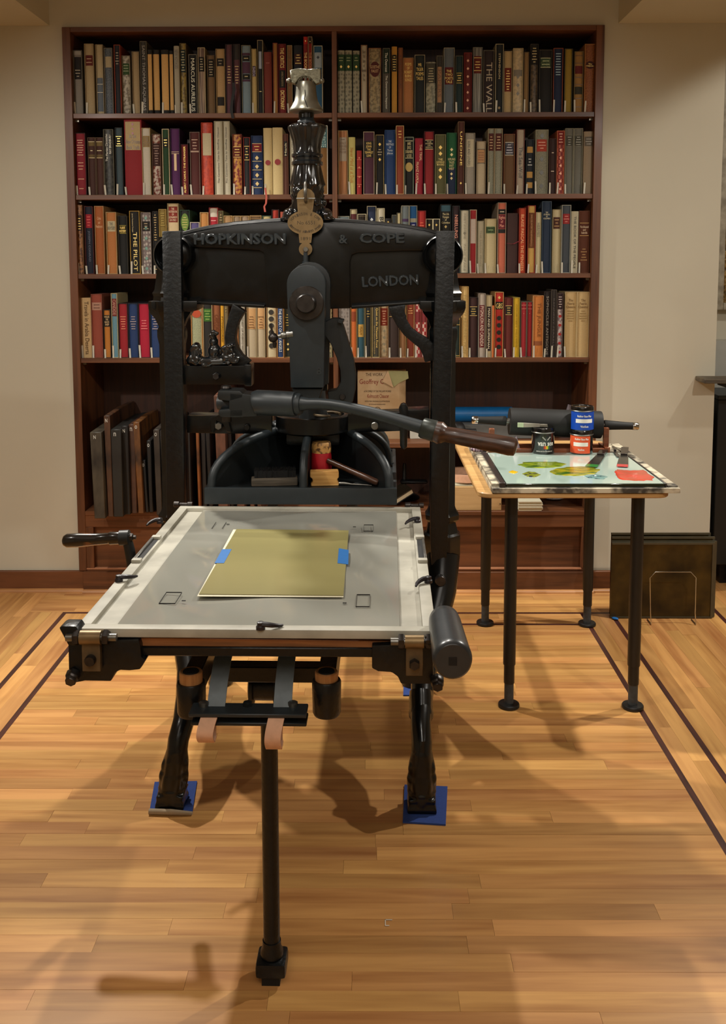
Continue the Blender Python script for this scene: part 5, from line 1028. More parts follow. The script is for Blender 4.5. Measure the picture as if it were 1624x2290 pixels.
g1 = M('green_yellow_ink', '#8c9a1e', 0.25, hx2='#1c4a1c', scale=24, stretch=(0.6, 2.4, 1), coat=0.8, lo=0.36, hi=0.56, bmp=0.3)
g2 = M('olive_yellow_ink', '#a89a14', 0.25, hx2='#2c5a18', scale=20, stretch=(0.6, 2.4, 1), coat=0.8, lo=0.38, hi=0.56, bmp=0.3)
smear([(1160, 1040), (1170, 1034), (1200, 1033), (1245, 1033), (1265, 1038), (1255, 1045), (1215, 1047), (1175, 1046)], g1, 'long streaky green ink patch at the back of the slab', seed=2)
smear([(1228, 1054), (1245, 1048), (1275, 1044), (1320, 1044), (1342, 1050), (1330, 1060), (1285, 1065), (1245, 1062)], g2, 'large olive yellow ink patch in the middle of the slab', seed=3)
smear([(1137, 1056), (1146, 1052), (1159, 1056), (1150, 1060)], M('yellow_ink', '#d8b010', 0.3, coat=.6), 'small yellow ink dab at the front left of the slab', seed=4)
smear([(1168, 1060), (1182, 1055), (1196, 1056), (1210, 1062), (1196, 1068), (1180, 1066)], M('dark_olive_ink', '#7c8418', 0.3, hx2='#20262c', scale=40, coat=.6, lo=.42, hi=.5), 'small olive and black ink dab in front of the green patch', seed=5)
smear([(1306, 1064), (1335, 1061), (1360, 1066), (1350, 1072), (1318, 1070)], M('teal_ink', '#6c9490', 0.3, hx2='#1c3440', scale=40, coat=.6, lo=.40, hi=.5), 'thin teal ink smear between the olive and red patches', seed=6, hgt=.001)
smear([(1373, 1055), (1380, 1050), (1410, 1052), (1440, 1051), (1462, 1066), (1458, 1074), (1420, 1076), (1385, 1072), (1377, 1062)], M('red_ink', '#cc3220', 0.3, hx2='#a84428', scale=14, coat=.7, bmp=.2), 'red ink patch at the front right of the slab', seed=7)
# palette knives
m_blade = M('ink_knife_blade', '#6c6a64', 0.25, 0.85, var=.4, scale=30)
def knife(p0, p1, wpx, tip, label, z=SZ, bl=0.6, hm=None, lift=0.0):
    a, e = R0.Z(*p0, z + .003), R0.Z(*p1, z + .003 + lift); o = thing('ink_knife', label, 'ink knife', a); d = e - a; u = d.normalized(); n = Vector((-u.y, u.x, 0)).normalized(); l = d.length
    def seg(t0, t1, w0, w1, th, nm, m):
        q0, q1 = u * l * t0, u * l * t1; up = Vector((0, 0, th)); MB().rings([[q0 + n * w0, q0 - n * w0, q0 - n * w0 + up, q0 + n * w0 + up], [q1 + n * w1, q1 - n * w1, q1 - n * w1 + up, q1 + n * w1 + up]]).build(nm, m, o, bevel=.0004)
    w = wpx * .0016 / 2
    seg(0, .12, w, w, .0012, 'inked_tip', tip); seg(.12, bl, w, w * .8, .0011, 'blade', m_blade); seg(bl, 1, w * .62, w * .72, .008, 'handle', hm or M('dark_knife_handle', '#1c1210', 0.35, coat=.3)); return o
knife((1322, 1044), (1356, 1004), 26, M('green_tip', '#2c7a30', .3, coat=.5), 'wide palette knife with a green inked tip on the slab')
knife((1392, 1044), (1398, 1004), 24, M('red_tip', '#c02c30', .3, coat=.5), 'palette knife with a red inked tip on the slab')
knife((1384, 1022), (1371, 1002), 9, m_blade, 'narrow knife lying left of the red tipped palette knife', hm=None)
# ink cans
def wrap(me, r):
    for v in me.vertices: t = v.co.x / r; d = r - v.co.y; v.co = (d * sin(t), -d * cos(t), v.co.z)
    return me
def can(px, py, wpx, hpx, z, label, group=None, zrot=0.0):
    c = R0.Z(px, py, z); r = wpx / 2 * c.y / 2200; c.y += r; c = Vector((R0.Y(px, py, c.y).x, c.y, z)); h = hpx * c.y / 2200
    o = thing('ink_can', label, 'ink can', c, group)
    mbl = M('gloss_black_tin', '#0c0c0c', 0.22, coat=.5, var=.1)
    MB().lathe((0, 0, 0), [(r * .94, 0), (r * .97, .002), (r * .97, h * .82)], (0, 0, 1), 36).build('can_body', mbl, o)
    MB().lathe((0, 0, 0), [(r * 1.0, h * .80), (r * 1.01, h * .82), (r * .98, h * .84)], (0, 0, 1), 36).build('rim', m_steel, o)
    MB().lathe((0, 0, 0), [(r * .97, h * .835), (r * .97, h * .965), (r * .93, h), (r * .86, h), (r * .84, h - .003), (.001, h - .003)], (0, 0, 1), 36).build('lid', mbl, o)
    return o, r * .972, h, c
def arcpanel(r, a0, a1, z0, z1, m, name, parent, th=.0004):
    n = 16; A = [a0 + (a1 - a0) * k / n for k in range(n + 1)]; rs = [[Vector((rr * sin(t), -rr * cos(t), z)) for rr, z in ((r, z0), (r + th, z0), (r + th, z1), (r, z1))] for t in A]; return MB().rings(rs).build(name, m, parent, ang=50)
def ctext(txt, m, w, h, r, z, parent, x=0.0, bold=.02):
    me = text_mesh(txt, m, w, h, .0003, None, False, bold).copy()
    for v in me.vertices: v.co.x += x
    o = newobj('lettering', wrap(me, r + .0006), parent); o.location = (0, 0, z); return o
m_w = M('white_print', '#e8e4dc', 0.5, g=1.1); m_bl = M('blue_can_label', '#0c46b0', 0.4, coat=.2); m_or = M('orange_can_label', '#e0562c', 0.45, coat=.2)
o, r, h, c = can(1214, 1017, 53, 59, SZ, 'short black ink can with white lettering and a windmill emblem', 'ink cans on the slab')
ctext('van', m_w, .030, .014, r, h * .40, o, -.012); ctext('son', m_w, .026, .013, r, h * .40, o, .023); ctext('ROYAL DUTCH PRINTING INK', m_w, .064, .0035, r, h * .12, o)
wm = MB()
for a in (45, 135, 225, 315):
    u = Vector((cos(radians(a)), 0, sin(radians(a)))); n = Vector((-u.z, 0, u.x))
    if a < 180: wm.rings([[u * .004 + n * .002, u * .004 - n * .002, u * .022 - n * .0025, u * .022 + n * .0025], [q + Vector((0, .0004, 0)) for q in (u * .004 + n * .002, u * .004 - n * .002, u * .022 - n * .0025, u * .022 + n * .0025)]])
me = wm.mesh('windmill_emblem', smooth=False); me.materials.append(M('pale_grey_print', '#9c9a94', .5))
for v in me.vertices: v.co.x += .006
q_ = newobj('windmill_emblem', wrap(me, r + .0008), o); q_.location = (0, 0, h * .52)
for col, dx, w_ in (('#c83c20', -.001, .006), ('#e08820', .004, .005), ('#e0c818', .009, .005), ('#3c8c3c', .014, .004)):
    me = MB().box((dx - w_ / 2, -.0004, -.006), (dx + w_ / 2, 0, .006)).mesh('emblem_stripe', smooth=False); me.materials.append(M('emblem' + col, col, .5)); q_ = newobj('emblem_stripe', wrap(me, r + .0005), o); q_.location = (0, 0, h * .27)
o2, r2, h2, c2_ = can(1300, 1018, 53, 54, SZ, 'lower of two stacked ink cans, with an orange label', 'ink cans on the slab')
arcpanel(r2, -1.5, .62, h2 * .06, h2 * .78, m_or, 'label', o2); ctext('Rubber Base Plus', m_w, .052, .0075, r2 + .0004, h2 * .66, o2, -.008); arcpanel(r2 + .0004, -.95, .38, h2 * .36, h2 * .52, m_w, 'label_panel', o2, .0003); ctext('VanSon', m_w, .024, .007, r2 + .0004, h2 * .22, o2, -.010)
o3, r3, h3, c3_ = can(1301, 1018, 53, 54, SZ, 'upper of two stacked ink cans, with a blue label', 'ink cans on the slab'); o3.location = c2_ + Vector((.001, 0, h2 + .0002))
arcpanel(r3, -1.45, 1.35, h3 * .04, h3 * .79, m_bl, 'label', o3); ctext('Rubber Base Plus', m_w, .054, .0078, r3 + .0004, h3 * .62, o3); arcpanel(r3 + .0004, -.78, .78, h3 * .34, h3 * .50, m_w, 'label_panel', o3, .0003); ctext('VanSon', m_w, .030, .008, r3 + .0004, h3 * .19, o3)
zc_ = SZ + h + .001; a = R0.Y(1156, 951, c.y); e = R0.Y(1255, 968, c.y)
ko = thing('ink_knife', 'steel ink knife balanced across the lid of the black can', 'ink knife', c + Vector((0, 0, h)))
a_, e_ = Vector((a.x - c.x, -.02, .012)), Vector((e.x - c.x, .02, .001)); mid = a_.lerp(e_, .5)
for q0, q1, w0, w1, nm, m in ((a_, a_.lerp(e_, .14), .010, .010, 'inked_tip', M('pale_green_tip', '#b4c4a0', .4)), (a_.lerp(e_, .14), a_.lerp(e_, .52), .010, .007, 'blade', M('satin_blade', '#a09a8c', .4, .2)), (a_.lerp(e_, .52), e_, .006, .006, 'handle', M('satin_handle', '#8a8474', .4, .2))):
    MB().rings([[q + Vector((0, -.2 * w, -w)), q + Vector((0, .003, -w)), q + Vector((0, .003, w * .7)), q + Vector((0, -.2 * w, w * .7))] for q, w in ((q0, w0), (q1, w1))]).build(nm, m, ko, bevel=.0004)
# big roller in its cradle
YRo = 3.74; rc = R0.Y(1240, 944, YRo); ro = thing('ink_roller', 'large black ink roller with turned handles resting in a wooden cradle', 'ink roller', (rc.x, YRo, rc.z))
RF = Fr(0, (rc.x, YRo, rc.z)); sc = YRo / 2200; m_rub = M('matt_black_rubber', '#1c1c1b', 0.62, spec=0.3, var=.06, scale=30)
A = RF.Y(1139, 942, YRo); B = RF.Y(1344, 950, YRo); ax = B - A; Lr = ax.length
MB().lathe(A, [(.018, 0), (.0515, .0005), (.0525, .003), (.0525, Lr - .003), (.0515, Lr - .0005), (.018, Lr)], ax, 44).build('roller_barrel', m_rub, ro)
for p, sg in ((A, -1), (B, 1)):
    d = ax.normalized() * sg
    MB().lathe(p, [(.012, -.002), (.012, .012), (.011, .013)], d, 20).build('chrome_collar', m_steel, ro)
    MB().lathe(p + d * .012, [(.018, 0), (.0195, .004), (.0175, .035), (.0145, .085), (.0140, .110)], d, 24).build('roller_handle', m_rub, ro)
    MB().lathe(p + d * .121, [(.0145, 0), (.0150, .002), (.0150, .020), (.013, .023)], d, 24).build('chrome_cap', M('bright_chrome', '#c8c8c4', .15, 1.0), ro)
cr = thing('roller_cradle', 'reddish wooden cradle holding the big ink roller', 'roller stand', (rc.x, YRo, TBZ)); m_red = wood('red_brown_wood', '#5a2c18', '#8e4e2c', 0.4, 0, 16.0, coat=.3)
xa, xb = R0.Y(1098, 960, YRo).x - rc.x, R0.Y(1352, 960, YRo).x - rc.x; hz_ = rc.z - TBZ
for x, tp_ in ((xa, .016), (xb, .013)): MB().box((x - .010, -.055, .0), (x + .010, .055, .03)).xz([(x - .010, .03), (x + .010, .03), (x + .010, hz_ - tp_ - .004), (x - .010, hz_ - tp_ - .004)], -.034, -.016).build('upright', m_red, cr, bevel=.001)
MB().box((xa + .010, -.055, 0), (xb - .010, -.037, .026)).build('front_rail', m_red, cr, bevel=.001); MB().box((xa + .010, .037, 0), (xb - .010, .055, .026)).build('back_rail', m_red, cr, bevel=.001)
ragc = R0.Z(1070, 1014, TBZ + .005); rg = MB(); rr = random.Random(8)
for k in range(9): rg.ball((rr.uniform(-.03, .05), rr.uniform(-.02, .03), rr.uniform(.004, .012)), (rr.uniform(.018, .03), rr.uniform(.012, .02), rr.uniform(.006, .012)), 12, 7)
o = rg.build('rag', M('purple_striped_cloth', '#a894a0', .9, hx2='#3c2c3c', scale=60, stretch=(2, .3, .3), lo=.45, hi=.52, bmp=.2)); o.location = (bx0 + .04, ragc.y, TBZ + .0105); tag(o, 'crumpled purple striped rag on the left rail of the inking board', 'rag')
pcn = R0.Z(1160, 1012, SZ); o = MB().lathe((0, 0, 0), [(.018, 0), (.002, .055)], (0, 0, 1), 14).build('paper_cone', M('lilac_paper', '#b0a0ac', .8)); o.location = (pcn.x - .004, pcn.y + .04, TBZ + .013); tag(o, 'small lilac paper cone behind the end of the long handle', 'paper')
# ================================================================ BOARDS IN THE LEFT LOWER BAY
BD = [  # bottom x0 x1, top y, front Y, height shift, hex, letter, label
 (211, 236, 967, 4.27, '#4a4336', 'N', 'grey worn board at the left end of the lower shelf'), (241, 254, 930, 4.30, '#5a3a24', 'N', 'tallest brown board with a chalked capital letter'),
 (254, 276, 961, 4.30, '#23231f', 'n', 'broad blackened board right of the tallest one'), (278, 292, 953, 4.34, '#141414', 'N', 'thin black board with a chalked capital'),
 (294, 307, 950, 4.36, '#553422', 'n', 'reddish board with an underlined chalk letter'), (309, 322, 945, 4.36, '#7a4c20', 'o', 'orange brown board with a chalk ring'),
 (326, 333, 1030, 4.38, '#171717', 'o', 'lowest short black board with a chalk ring'), (334, 343, 986, 4.38, '#131313', 'o', 'short black board behind the lowest one'),
 (350, 363, 961, 4.33, '#3c342c', 'O', 'grey brown board just left of the iron post'), (366, 378, 963, 4.33, '#2c2824', 'O', 'dark board hidden behind the iron post'),
 (384, 396, 950, 4.36, '#1c1a18', '', 'dark board behind the left column'), (400, 411, 955, 4.36, '#241c16', '', 'brown black board behind the left column'),
 (422, 430, 960, 4.38, '#14110f', '', 'black board right of the left column'), (444, 450, 955, 4.36, '#8c4e1c', '', 'thin bright orange wooden board'),
 (454, 464, 940, 4.38, '#181412', '', 'black board beside the thin orange one'), (468, 477, 945, 4.38, '#120f0e', '', 'second black board beside the thin orange one'),
 (489, 511, 885, 4.30, '#6e4430', 'V', 'tall reddish board with a chalked V'), (516, 524, 930, 4.36, '#2c1c14', '', 'dark brown board behind the platen'),
 (530, 548, 935, 4.34, '#70462f', '', 'reddish brown board behind the platen'), (560, 570, 940, 4.36, '#6a4028', '', 'narrow reddish board behind the platen'), (576, 586, 940, 4.36, '#5c3824', '', 'narrower brown board behind the platen')]
m_chalk = M('chalk', '#dcdcd4', .9)
for x0, x1, yt, yf, hx, ltr, lab in BD:
    a, b2 = R0.Y(x0, 1150, yf), R0.Y(x1, 1150, yf); t = R0.Y((x0 + x1) / 2 - 5, yt, yf); w = b2.x - a.x; h = t.z - ZL - .001; dep = YB - .02 - yf - random.uniform(0, .05); n = random.uniform(.004, .012); ln = -random.uniform(.004, .014)
    pts = [(-w / 2, 0), (w / 2, 0), (w / 2 + ln, h), (-w / 2 + ln, h)]
    o = MB().rings([[(x, 0 + (n if z > 0 else 0), z) for x, z in pts], [(x, dep * .5, z + (.006 if z > 0 else 0)) for x, z in pts], [(x, dep, z + (.0 if z > 0 else 0)) for x, z in pts]]).build('board', M('board_' + hx.strip('#'), hx, .55, hx2='#1a1512', scale=14, stretch=(1, 1, .4), lo=.3, hi=.55, bmp=.3, bd=.003), bevel=.003)
    o.location = ((a.x + b2.x) / 2, yf, ZL + .001); tag(o, lab, 'board', 'worn boards standing in the lower left bay')
    if ltr: q = newobj('chalk_letter', text_mesh(ltr, m_chalk, min(.010, w * .5), .016, .0003), o); q.location = (ln * .93 - w * .1, n - .0012, h - .022)
# ================================================================ OTHER THINGS IN THE BOOKCASE
ch = thing('standing_book', 'large cream book with red lettering and a torn green patch, facing outwards', 'book'); ya = 4.52; a = R0.Y(800, 985, ya); b2 = R0.Y(893, 985, ya); t = R0.Y(850, 828, ya)
ch.location = (a.x, ya, Z5); w, h = b2.x - a.x, t.z - Z5; mcr = M('aged_cream_jacket', '#cdb28c', .7, hx2='#b4946a', scale=9)
MB().rings([[(0, 0, 0), (w, 0, 0), (w + .030, .022, 0), (w + .032, .05, 0), (0, .05, 0)], [(0, 0, h), (w, 0, h), (w + .030, .022, h), (w + .032, .05, h), (0, .05, h)]]).build('book_jacket', mcr, ch, bevel=.002)
m_red2 = M('dull_red_print', '#8c2c20', .7); m_bk2 = M('brown_black_print', '#4c3a28', .7); cp = Fr(0, (a.x, ya, Z5))
def cl(txt, x0, x1, y0, y1, m): p, q = cp.Y(x0, y0, ya), cp.Y(x1, y1, ya); o = newobj('lettering', text_mesh(txt, m, q.x - p.x, p.z - q.z, .0003), ch); o.location = ((p.x + q.x) / 2, -.0006, (p.z + q.z) / 2)
cl('THE WORK', 818, 856, 834, 841, m_bk2); cl('Geoffrey C', 804, 858, 848, 862, m_red2); cl('A FACSIMILE OF THE WILLIAM MORRIS', 814, 875, 873, 877, m_bk2); cl('Kelmscott Chaucer', 822, 870, 881, 890, m_red2); cl('WITH THE ORIGINAL ILLUSTRATIONS', 816, 872, 896, 899, m_bk2); cl('BY EDWARD BURNE-JONES', 826, 862, 903, 906, m_bk2)
MB().lathe(cp.Y(844, 918, ya), [(.017, -.001), (.017, .0008)], (0, -1, 0), 24).build('round_device', m_bk2, ch); MB().lathe(cp.Y(844, 918, ya) + Vector((0, -.0005, 0)), [(.014, -.001), (.014, .0008)], (0, -1, 0), 24).build('device_centre', mcr, ch)
MB().xz([(lambda v: (v.x, v.z))(cp.Y(px, py, ya)) for px, py in ((868, 828), (912, 830), (914, 846), (893, 856), (880, 866), (874, 850))], -.0035, -.001).build('torn_patch', M('pale_green_board', '#a8a878', .8), ch)
MB().rings([[cp.Y(868, 828, ya) + Vector((0, -.002, 0)), cp.Y(880, 866, ya) + Vector((0, -.010, 0)), cp.Y(855, 852, ya) + Vector((0, -.016, 0))], [cp.Y(868, 828, ya) + Vector((0, -.003, 0)), cp.Y(880, 866, ya) + Vector((0, -.011, 0)), cp.Y(855, 852, ya) + Vector((0, -.017, 0))]]).build('torn_flap', M('peach_paper', '#d8b890', .8), ch)
MB().lathe((w + .016, .010, h * .42), [(.008, -.001), (.008, .001)], (.6, -.8, 0), 16).build('spine_device', m_bk2, ch)
def rod(name, label, cat, pa, pb2, y, rpx, m, zrest=None):
    A, B = R0.Y(*pa, y), R0.Y(*pb2, y); r = rpx * y / 2200
    if zrest is not None: A.z = B.z = zrest + r
    o = MB().lathe((0, 0, 0), [(r * .97, 0), (r, .001), (r, (B - A).length - .001), (r * .97, (B - A).length)], B - A, 28).build(name, m); o.location = A; return tag(o, label, cat)
rod('blue_roll', 'long bright blue roll lying on the shelf behind the roller', 'roll', (990, 938), (1145, 938), 4.62, 17, M('bright_blue_roll', '#0f6cae', .45, coat=.2), Z5 + .066)
o = MB().box((0, 0, 0), (.44, .16, .065)).build('grey_box', M('grey_card', '#6c6c68', .7), bevel=.002); gx = R0.Y(985, 960, 4.50).x; o.location = (gx, 4.53, Z5 + .0005); tag(o, 'flat grey box under the blue roll on the shelf', 'box')
br = thing('brayer', 'small black brayer standing at the edge of the grey box', 'brayer', (R0.Y(1036, 960, 4.46).x, 4.47, Z5 + .046)); 
MB().lathe((-.045, 0, 0), [(.040, 0), (.042, .003), (.042, .04), (.040, .043)], (1, .5, 0), 26).build('brayer_wheel', M('black_brayer', '#161311', .5), br); MB().lathe((0, -.0, -.002), [(.013, 0), (.013, .06), (.010, .062)], (1, .1, 0), 16).build('axle', M('black_brayer', '#161311', .5), br); MB().box((-.04, -.004, -.0455), (.03, .03, -.040)).build('brayer_foot', m_dsteel, br)
o = MB().box((0, 0, 0), (.11, .09, .03)).build('card_box', M('white_card', '#c0bcae', .8), bevel=.002); o.location = (R0.Y(918, 925, 4.5).x, 4.52, Z5 + .0005); o.scale.z = 2.2; tag(o, 'pale card box on the shelf right of the facing book', 'box')
o = MB().box((-.014, 0, 0), (.014, .003, .15)).build('leaning_card', M('lilac_card', '#a39ca8', .6)); o.location = (BX1 - SW - .075, 4.60, Z5 + .001); o.rotation_euler = (0, .30, .2); o.scale.x = 1.6; tag(o, 'narrow lilac card leaning against the right end of the shelf', 'card')
# lower right compartment
wb = thing('wooden_box', 'pale plywood box on the bookcase ledge behind the table legs', 'box', (R0.Y(1018, 1140, 4.42).x, 4.42, ZL + .001)); mpl = wood('pale_plywood', '#b08c58', '#ceab78', .6, 0, 8); wW = R0.Y(1118, 1140, 4.42).x - R0.Y(1000, 1140, 4.42).x
MB().box((-.03, 0, 0), (wW - .03, .008, .10)).box((-.03, .22, 0), (wW - .03, .228, .10)).box((-.03, .008, 0), (-.022, .22, .10)).box((wW - .038, .008, 0), (wW - .03, .22, .10)).box((-.022, .008, 0), (wW - .038, .22, .006)).box((-.03, .0, .10), (wW - .03, .228, .108)).build('box_body', mpl, wb, bevel=.001)
for zz_ in (.03, .075): MB().lathe((wW - .036, -.001, zz_), [(.0025, 0), (.0025, .002)], (0, -1, 0), 10).build('nail_head', m_dsteel, wb)
z = ZL + .111
pk = thing('paper_pile', 'loose pile of white papers on the pale plywood box', 'papers', (wb.location.x, 4.44, z))
for k in range(5): p = MB().box((-.02 + .004 * k, .0 + .003 * k, .0022 * k), (.13 + .003 * (k % 3), .17, .0022 * k + .0018)).build('sheet', M('white_paper', '#d8d2b8', .6), pk, smooth=False); p.rotation_euler = (0, 0, .03 * (k - 2))
z += .013
st_ = thing('strap_roll', 'coiled roll of pale pink leather strap on the papers', 'leather strap', (R0.Y(1045, 1085, 4.5).x, 4.54, z)); rs = []
MB().rings([[Vector(((.082 + .004 * k / 60 * 3) * cos(t) * 1.0, (.082 + .004 * k / 60 * 3) * sin(t), zq)) for zq in (0, .035)] + [Vector(((.0845 + .004 * k / 60 * 3) * cos(t), (.0845 + .004 * k / 60 * 3) * sin(t), zq)) for zq in (.035, 0)] for k, t in [(k, 2 * pi * 3 * k / 120) for k in range(121)]]).build('strap_coil', m_pink, st_, ang=60)
MB().rings([[Vector((.09 + .02 * k, -.07 - .004 * k, .0 - .018 * k)) + q for q in (Vector((0, 0, 0)), Vector((0, .002, 0)), Vector((.0, .002, .03)), Vector((0, 0, .03)))] for k in range(4)]).build('strap_end', m_pink, st_, smooth=False)
ps = thing('paper_stack', 'neat white stack of papers on the ledge under the table', 'papers', (R0.Y(1186, 1143, 4.41).x, 4.40, ZL + .001)); rr = random.Random(2)
for k in range(7): MB().box((-.055 + rr.uniform(-.002, .002), .002 + rr.uniform(0, .004), .0065 * k), (.055 + rr.uniform(-.004, .004), .15, .0065 * k + .006)).build('sheaf', M('white_paper', '#d8d2b8', .6), ps, bevel=.0006)
bg = MB(); rr = random.Random(12)
for k in range(26): bg.ball((rr.uniform(-.09, .10), rr.uniform(0, .10), rr.uniform(.010, .032)), (rr.uniform(.03, .05), rr.uniform(.015, .03), rr.uniform(.008, .014)), 7, 5)
o = bg.build('plastic_bag', M('silver_plastic', '#9ca0a0', .2, hx2='#3c4448', scale=22, lo=.42, hi=.52, bmp=.8, coat=.8, bd=.01), ang=20); o.location = (R0.Y(1215, 1128, 4.5).x + .03, 4.60, ZL + .001); tag(o, 'crumpled silver grey plastic bag behind the paper stack', 'plastic bag')
bn = thing('binder', 'dark slanting binder with pale page edges behind the platen', 'binder', (R0.Y(908, 1105, 4.48).x, 4.50, ZL + .0225)); 
for q0, q1, m, nm in (((-.05, 0, 0), (.05, .14, .004), m_black, 'cover'), ((-.048, .002, .004), (.046, .136, .022), m_leaf, 'pages'), ((-.05, 0, .022), (.05, .14, .026), M('bronze_cover', '#3c3428', .35, .3), 'cover')): MB().box(q0, q1).build(nm, m, bn, bevel=.001)
bn.rotation_euler = (0, -.5, .3); bn.location.z = ZL + .035
sp = thing('spindle_tool', 'dark iron spindle with a round plate on the ledge behind the press', 'tool', (R0.Y(905, 1070, 4.62).x, 4.66, ZL + .0005))
MB().lathe((0, 0, 0), [(.07, 0), (.075, .006), (.06, .016), (.02, .03), (.010, .05), (.008, .16), (.006, .17)], (0, 0, 1), 24).build('spindle', m_iron2, sp); MB().box((-.02, -.05, .08), (.11, .0, .095)).build('cross_piece', m_iron2, sp, bevel=.006)
# ribbons
def ribbon(label, pts, y, w, hx, grp='ribbons hanging from books'):
    P = [R0.Y(px, py, y) for px, py in pts]; c = P[0]; o = MB().rings([[p - c + Vector((-w, 0, 0)), p - c + Vector((w, 0, 0)), p - c + Vector((w, .001, .0006)), p - c + Vector((-w, .001, .0006))] for p in P]).build('ribbon', M('ribbon_' + hx.strip('#'), hx, .6)); o.location = c; return tag(o, label, 'ribbon', grp)
ribbon('black ribbon hanging over the edge of the top left shelf', [(522, 185), (524, 200), (519, 225), (517, 245), (521, 265)], YC - .001, .006, '#0c0a09')
ribbon('coral red ribbon tassel hanging below the second left shelf', [(593, 420), (596, 440), (595, 455), (591, 462), (593, 474)], YC - .001, .004, '#b05040')
ribbon('crimson ribbon tied round the dark box on the third right shelf', [(1134, 544), (1148, 546), (1158, 541), (1168, 537)], YC + .006, .0035, '#7c1024')
# ================================================================ RIGHT HAND ALCOVE
m_cream = M('distressed_cream_frame', '#b8b09c', .6, hx2='#8a8270', scale=20, bmp=.2)
pf = thing('framed_picture', 'ornate gilt picture in a distressed white frame at the right edge', 'picture', (2.0, 4.86, 2.0)); X0 = R0.Y(1607, 500, 4.84).x - 2.0; zB = R0.Y(1610, 693, 4.84).z - 2.0; zT = 2.50 - 2.0; X1 = X0 + .9
for q0, q1 in (((X0, -.03, zB), (X0 + .035, .035, zT)), ((X1 - .035, -.03, zB), (X1, .035, zT)), ((X0 + .035, -.03, zB), (X1 - .035, .035, zB + .035)), ((X0 + .035, -.03, zT - .035), (X1 - .035, .035, zT))): MB().box(q0, q1).build('frame_rail', m_cream, pf, bevel=.006, seg=2)
MB().box((X0 + .035, -.01, zB + .035), (X1 - .035, .02, zT - .035)).build('gilt_panel', M('embossed_gilt', '#8a6c38', .45, .5, hx2='#4c3a1c', scale=38, bmp=1.0, bd=.01, lo=.42, hi=.58), pf)
mt = thing('mantel_shelf', 'grey wooden mantel shelf projecting at the right edge', 'shelf', (1.9, 4.3, 0)); v0, v1 = R0.Y(1577, 848, 4.30), R0.Y(1577, 858, 4.30)
MB().box((v0.x - 1.9, 0, v1.z), (.9, .128, v0.z)).build('shelf_board', M('grey_weathered_wood', '#6c604c', .6, hx2='#3c342a', scale=20, stretch=(.3, 1, 2)), mt, bevel=.002); MB().box((v0.x - 1.9 + .10, .02, v1.z - .02), (.9, .128, v1.z)).build('shelf_moulding', m_black, mt)
ms = struct(MB().box((XE + .0005, 4.80, R0.Y(1610, 935, 4.8).z), (3.0, 4.899, R0.Y(1610, 762, 4.8).z)).build('trim_1', M('pale_marble', '#b4b4ac', .3, var=.15, scale=6), smooth=False))
stv = thing('stove', 'black iron stove with a sloping top at the right edge', 'stove', (2.0, 4.6, 0)); xs = R0.Y(1606, 900, 4.5).x - 2.0; za, zb_ = R0.Y(1606, 884, 4.5).z, R0.Y(1606, 1232, 4.5).z
MB().box((xs, -.1, .10), (.8, .19, za - .02)).build('stove_body', m_dgraph, stv, bevel=.004); MB().box((xs - .004, -.11, za - .02), (.8, .19, za)).build('stove_top', m_graph, stv, bevel=.003); MB().box((XE + .001 - 2.0, .13, .10), (xs, .195, R0.Y(1600, 936, 4.75).z)).build('back_plate', m_iron2, stv)
for x in (xs + .05, .7): MB().box((x, -.06, 0), (x + .05, .15, .10)).build('stove_foot', m_iron2, stv)
hh = thing('hearth', 'low brick hearth edge in front of the stove', 'hearth', (1.75, 4.36, 0)); mbk = M('hearth_brick', '#9c7458', .85, hx2='#6c4c3c', scale=20, bmp=.4)
for r_ in range(2):
    for k in range(5): MB().box((-.055 + .20 * k + (.1 if r_ else 0) * 0 - (.0 if r_ == 0 else .0), 0, .062 * r_), (.135 + .20 * k, .11, .062 * r_ + .058)).build('brick', mbk, hh, bevel=.003)
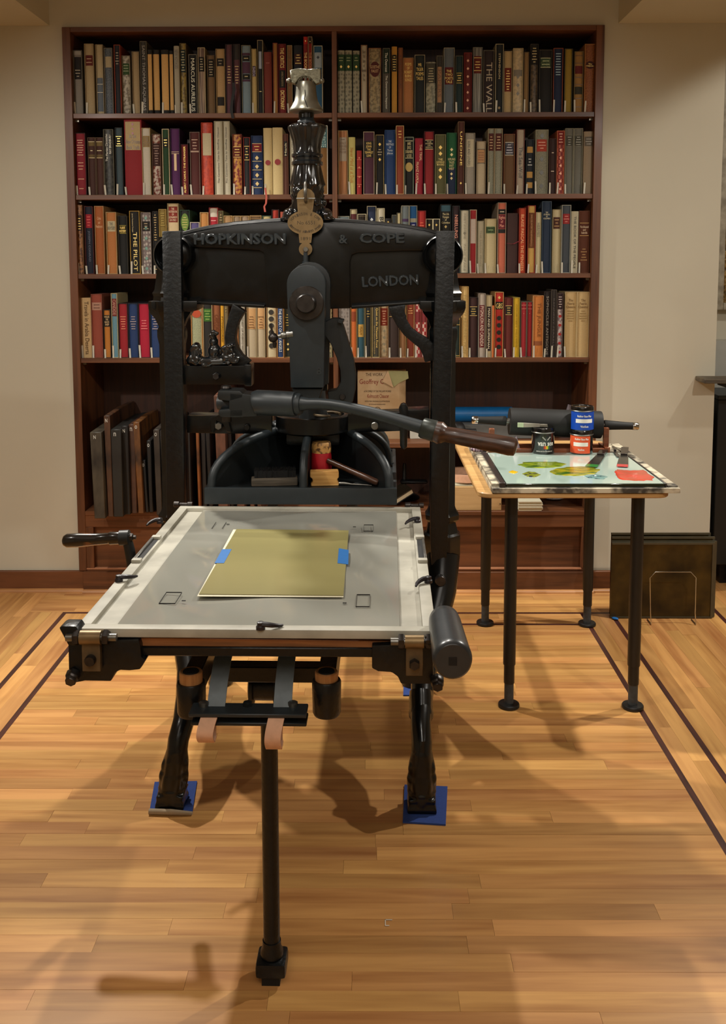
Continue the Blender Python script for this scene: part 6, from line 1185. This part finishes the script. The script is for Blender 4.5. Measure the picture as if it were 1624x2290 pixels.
# metal plates leaning in a wire holder
pl_ = thing('plate_stack', 'stack of dark brass framed plates leaning upright on the floor at right', 'metal plates', (1.31, 4.07, 0)); PQ = Fr(0, (1.31, 4.07, 0)); yq = 4.06
a, b2 = PQ.Y(1366, 1383, yq), PQ.Y(1605, 1374, yq); top_ = PQ.Y(1480, 1216, yq).z; z0 = .004
m_pl = M('tarnished_plate', '#54441f', .38, .55, hx2='#2c2414', scale=7, lo=.35, hi=.62); m_pe = M('plate_edge', '#5c5848', .4, .6)
W0, W1 = a.x, b2.x
for k, (dx0, dx1, hh_, yy_) in enumerate(((0, -.018, top_, 0), (.002, -.006, top_ + .004, .012), (.006, -.010, top_ + .018, .026), (.008, -.022, top_ + .030, .045))):
    pt_ = MB().box((W0 + dx0, yy_, z0), (W1 + dx1, yy_ + .004, hh_)).build('plate', m_pl, pl_, smooth=False)
    MB().box((W0 + dx0, yy_ - .004, hh_ - .006), (W1 + dx1, yy_ + .006, hh_ + .002)).box((W1 + dx1 - .010, yy_ - .004, z0), (W1 + dx1, yy_ + .006, hh_ - .006)).box((W0 + dx0, yy_ - .004, z0), (W1 + dx1 - .010, yy_ + .006, z0 + .004)).build('plate_frame', m_pe, pt_, smooth=False)
wh = thing('wire_holder', 'thin chrome wire holder standing before the metal plates', 'wire stand', (1.31, 4.02, 0)); WQ = Fr(0, (1.31, 4.02, 0)); yw = 3.99
wp = [WQ.Y(px, py, yw) for px, py in ((1457, 1386), (1455, 1370), (1454, 1292), (1466, 1279), (1545, 1279), (1557, 1292), (1555, 1370), (1557, 1386))]
wp[0].z = wp[-1].z = .004; MB().tube(wp, .0022, 8).build('wire_loop', M('bright_chrome', '#c8c8c4', .15, 1.0), wh)
for i in (0, -1): MB().tube([wp[i] + Vector((0, 0, 0)), wp[i] + Vector((0, .02, 0)), wp[i] + Vector((0, .06, 0))], .0022, 8).build('wire_foot', _mc['bright_chrome'], wh)
q = R0.Z(1376, 1386, 0); o = MB().ball((0, 0, .006), (.016, .010, .005), 8, 5).build('tape_scrap', m_tape, ang=20); o.location = (q.x, q.y, 0); o.rotation_euler = (0, 0, -.7); tag(o, 'crumpled scrap of blue tape on the floor by the plates', 'tape')
q = R0.Z(868, 2065, 0); mm = M('white_mark', '#d8d0c0', .8); o = MB().box((-.007, -.010, .0005), (-.005, .012, .0016)).box((-.007, .010, .0005), (.010, .012, .0016)).box((-.005, -.010, .0005), (.003, -.008, .0016)).build('chalk_mark', mm, smooth=False); o.location = (q.x, q.y, 0); tag(o, 'tiny white bracket shaped mark on the floor near the front', 'mark')
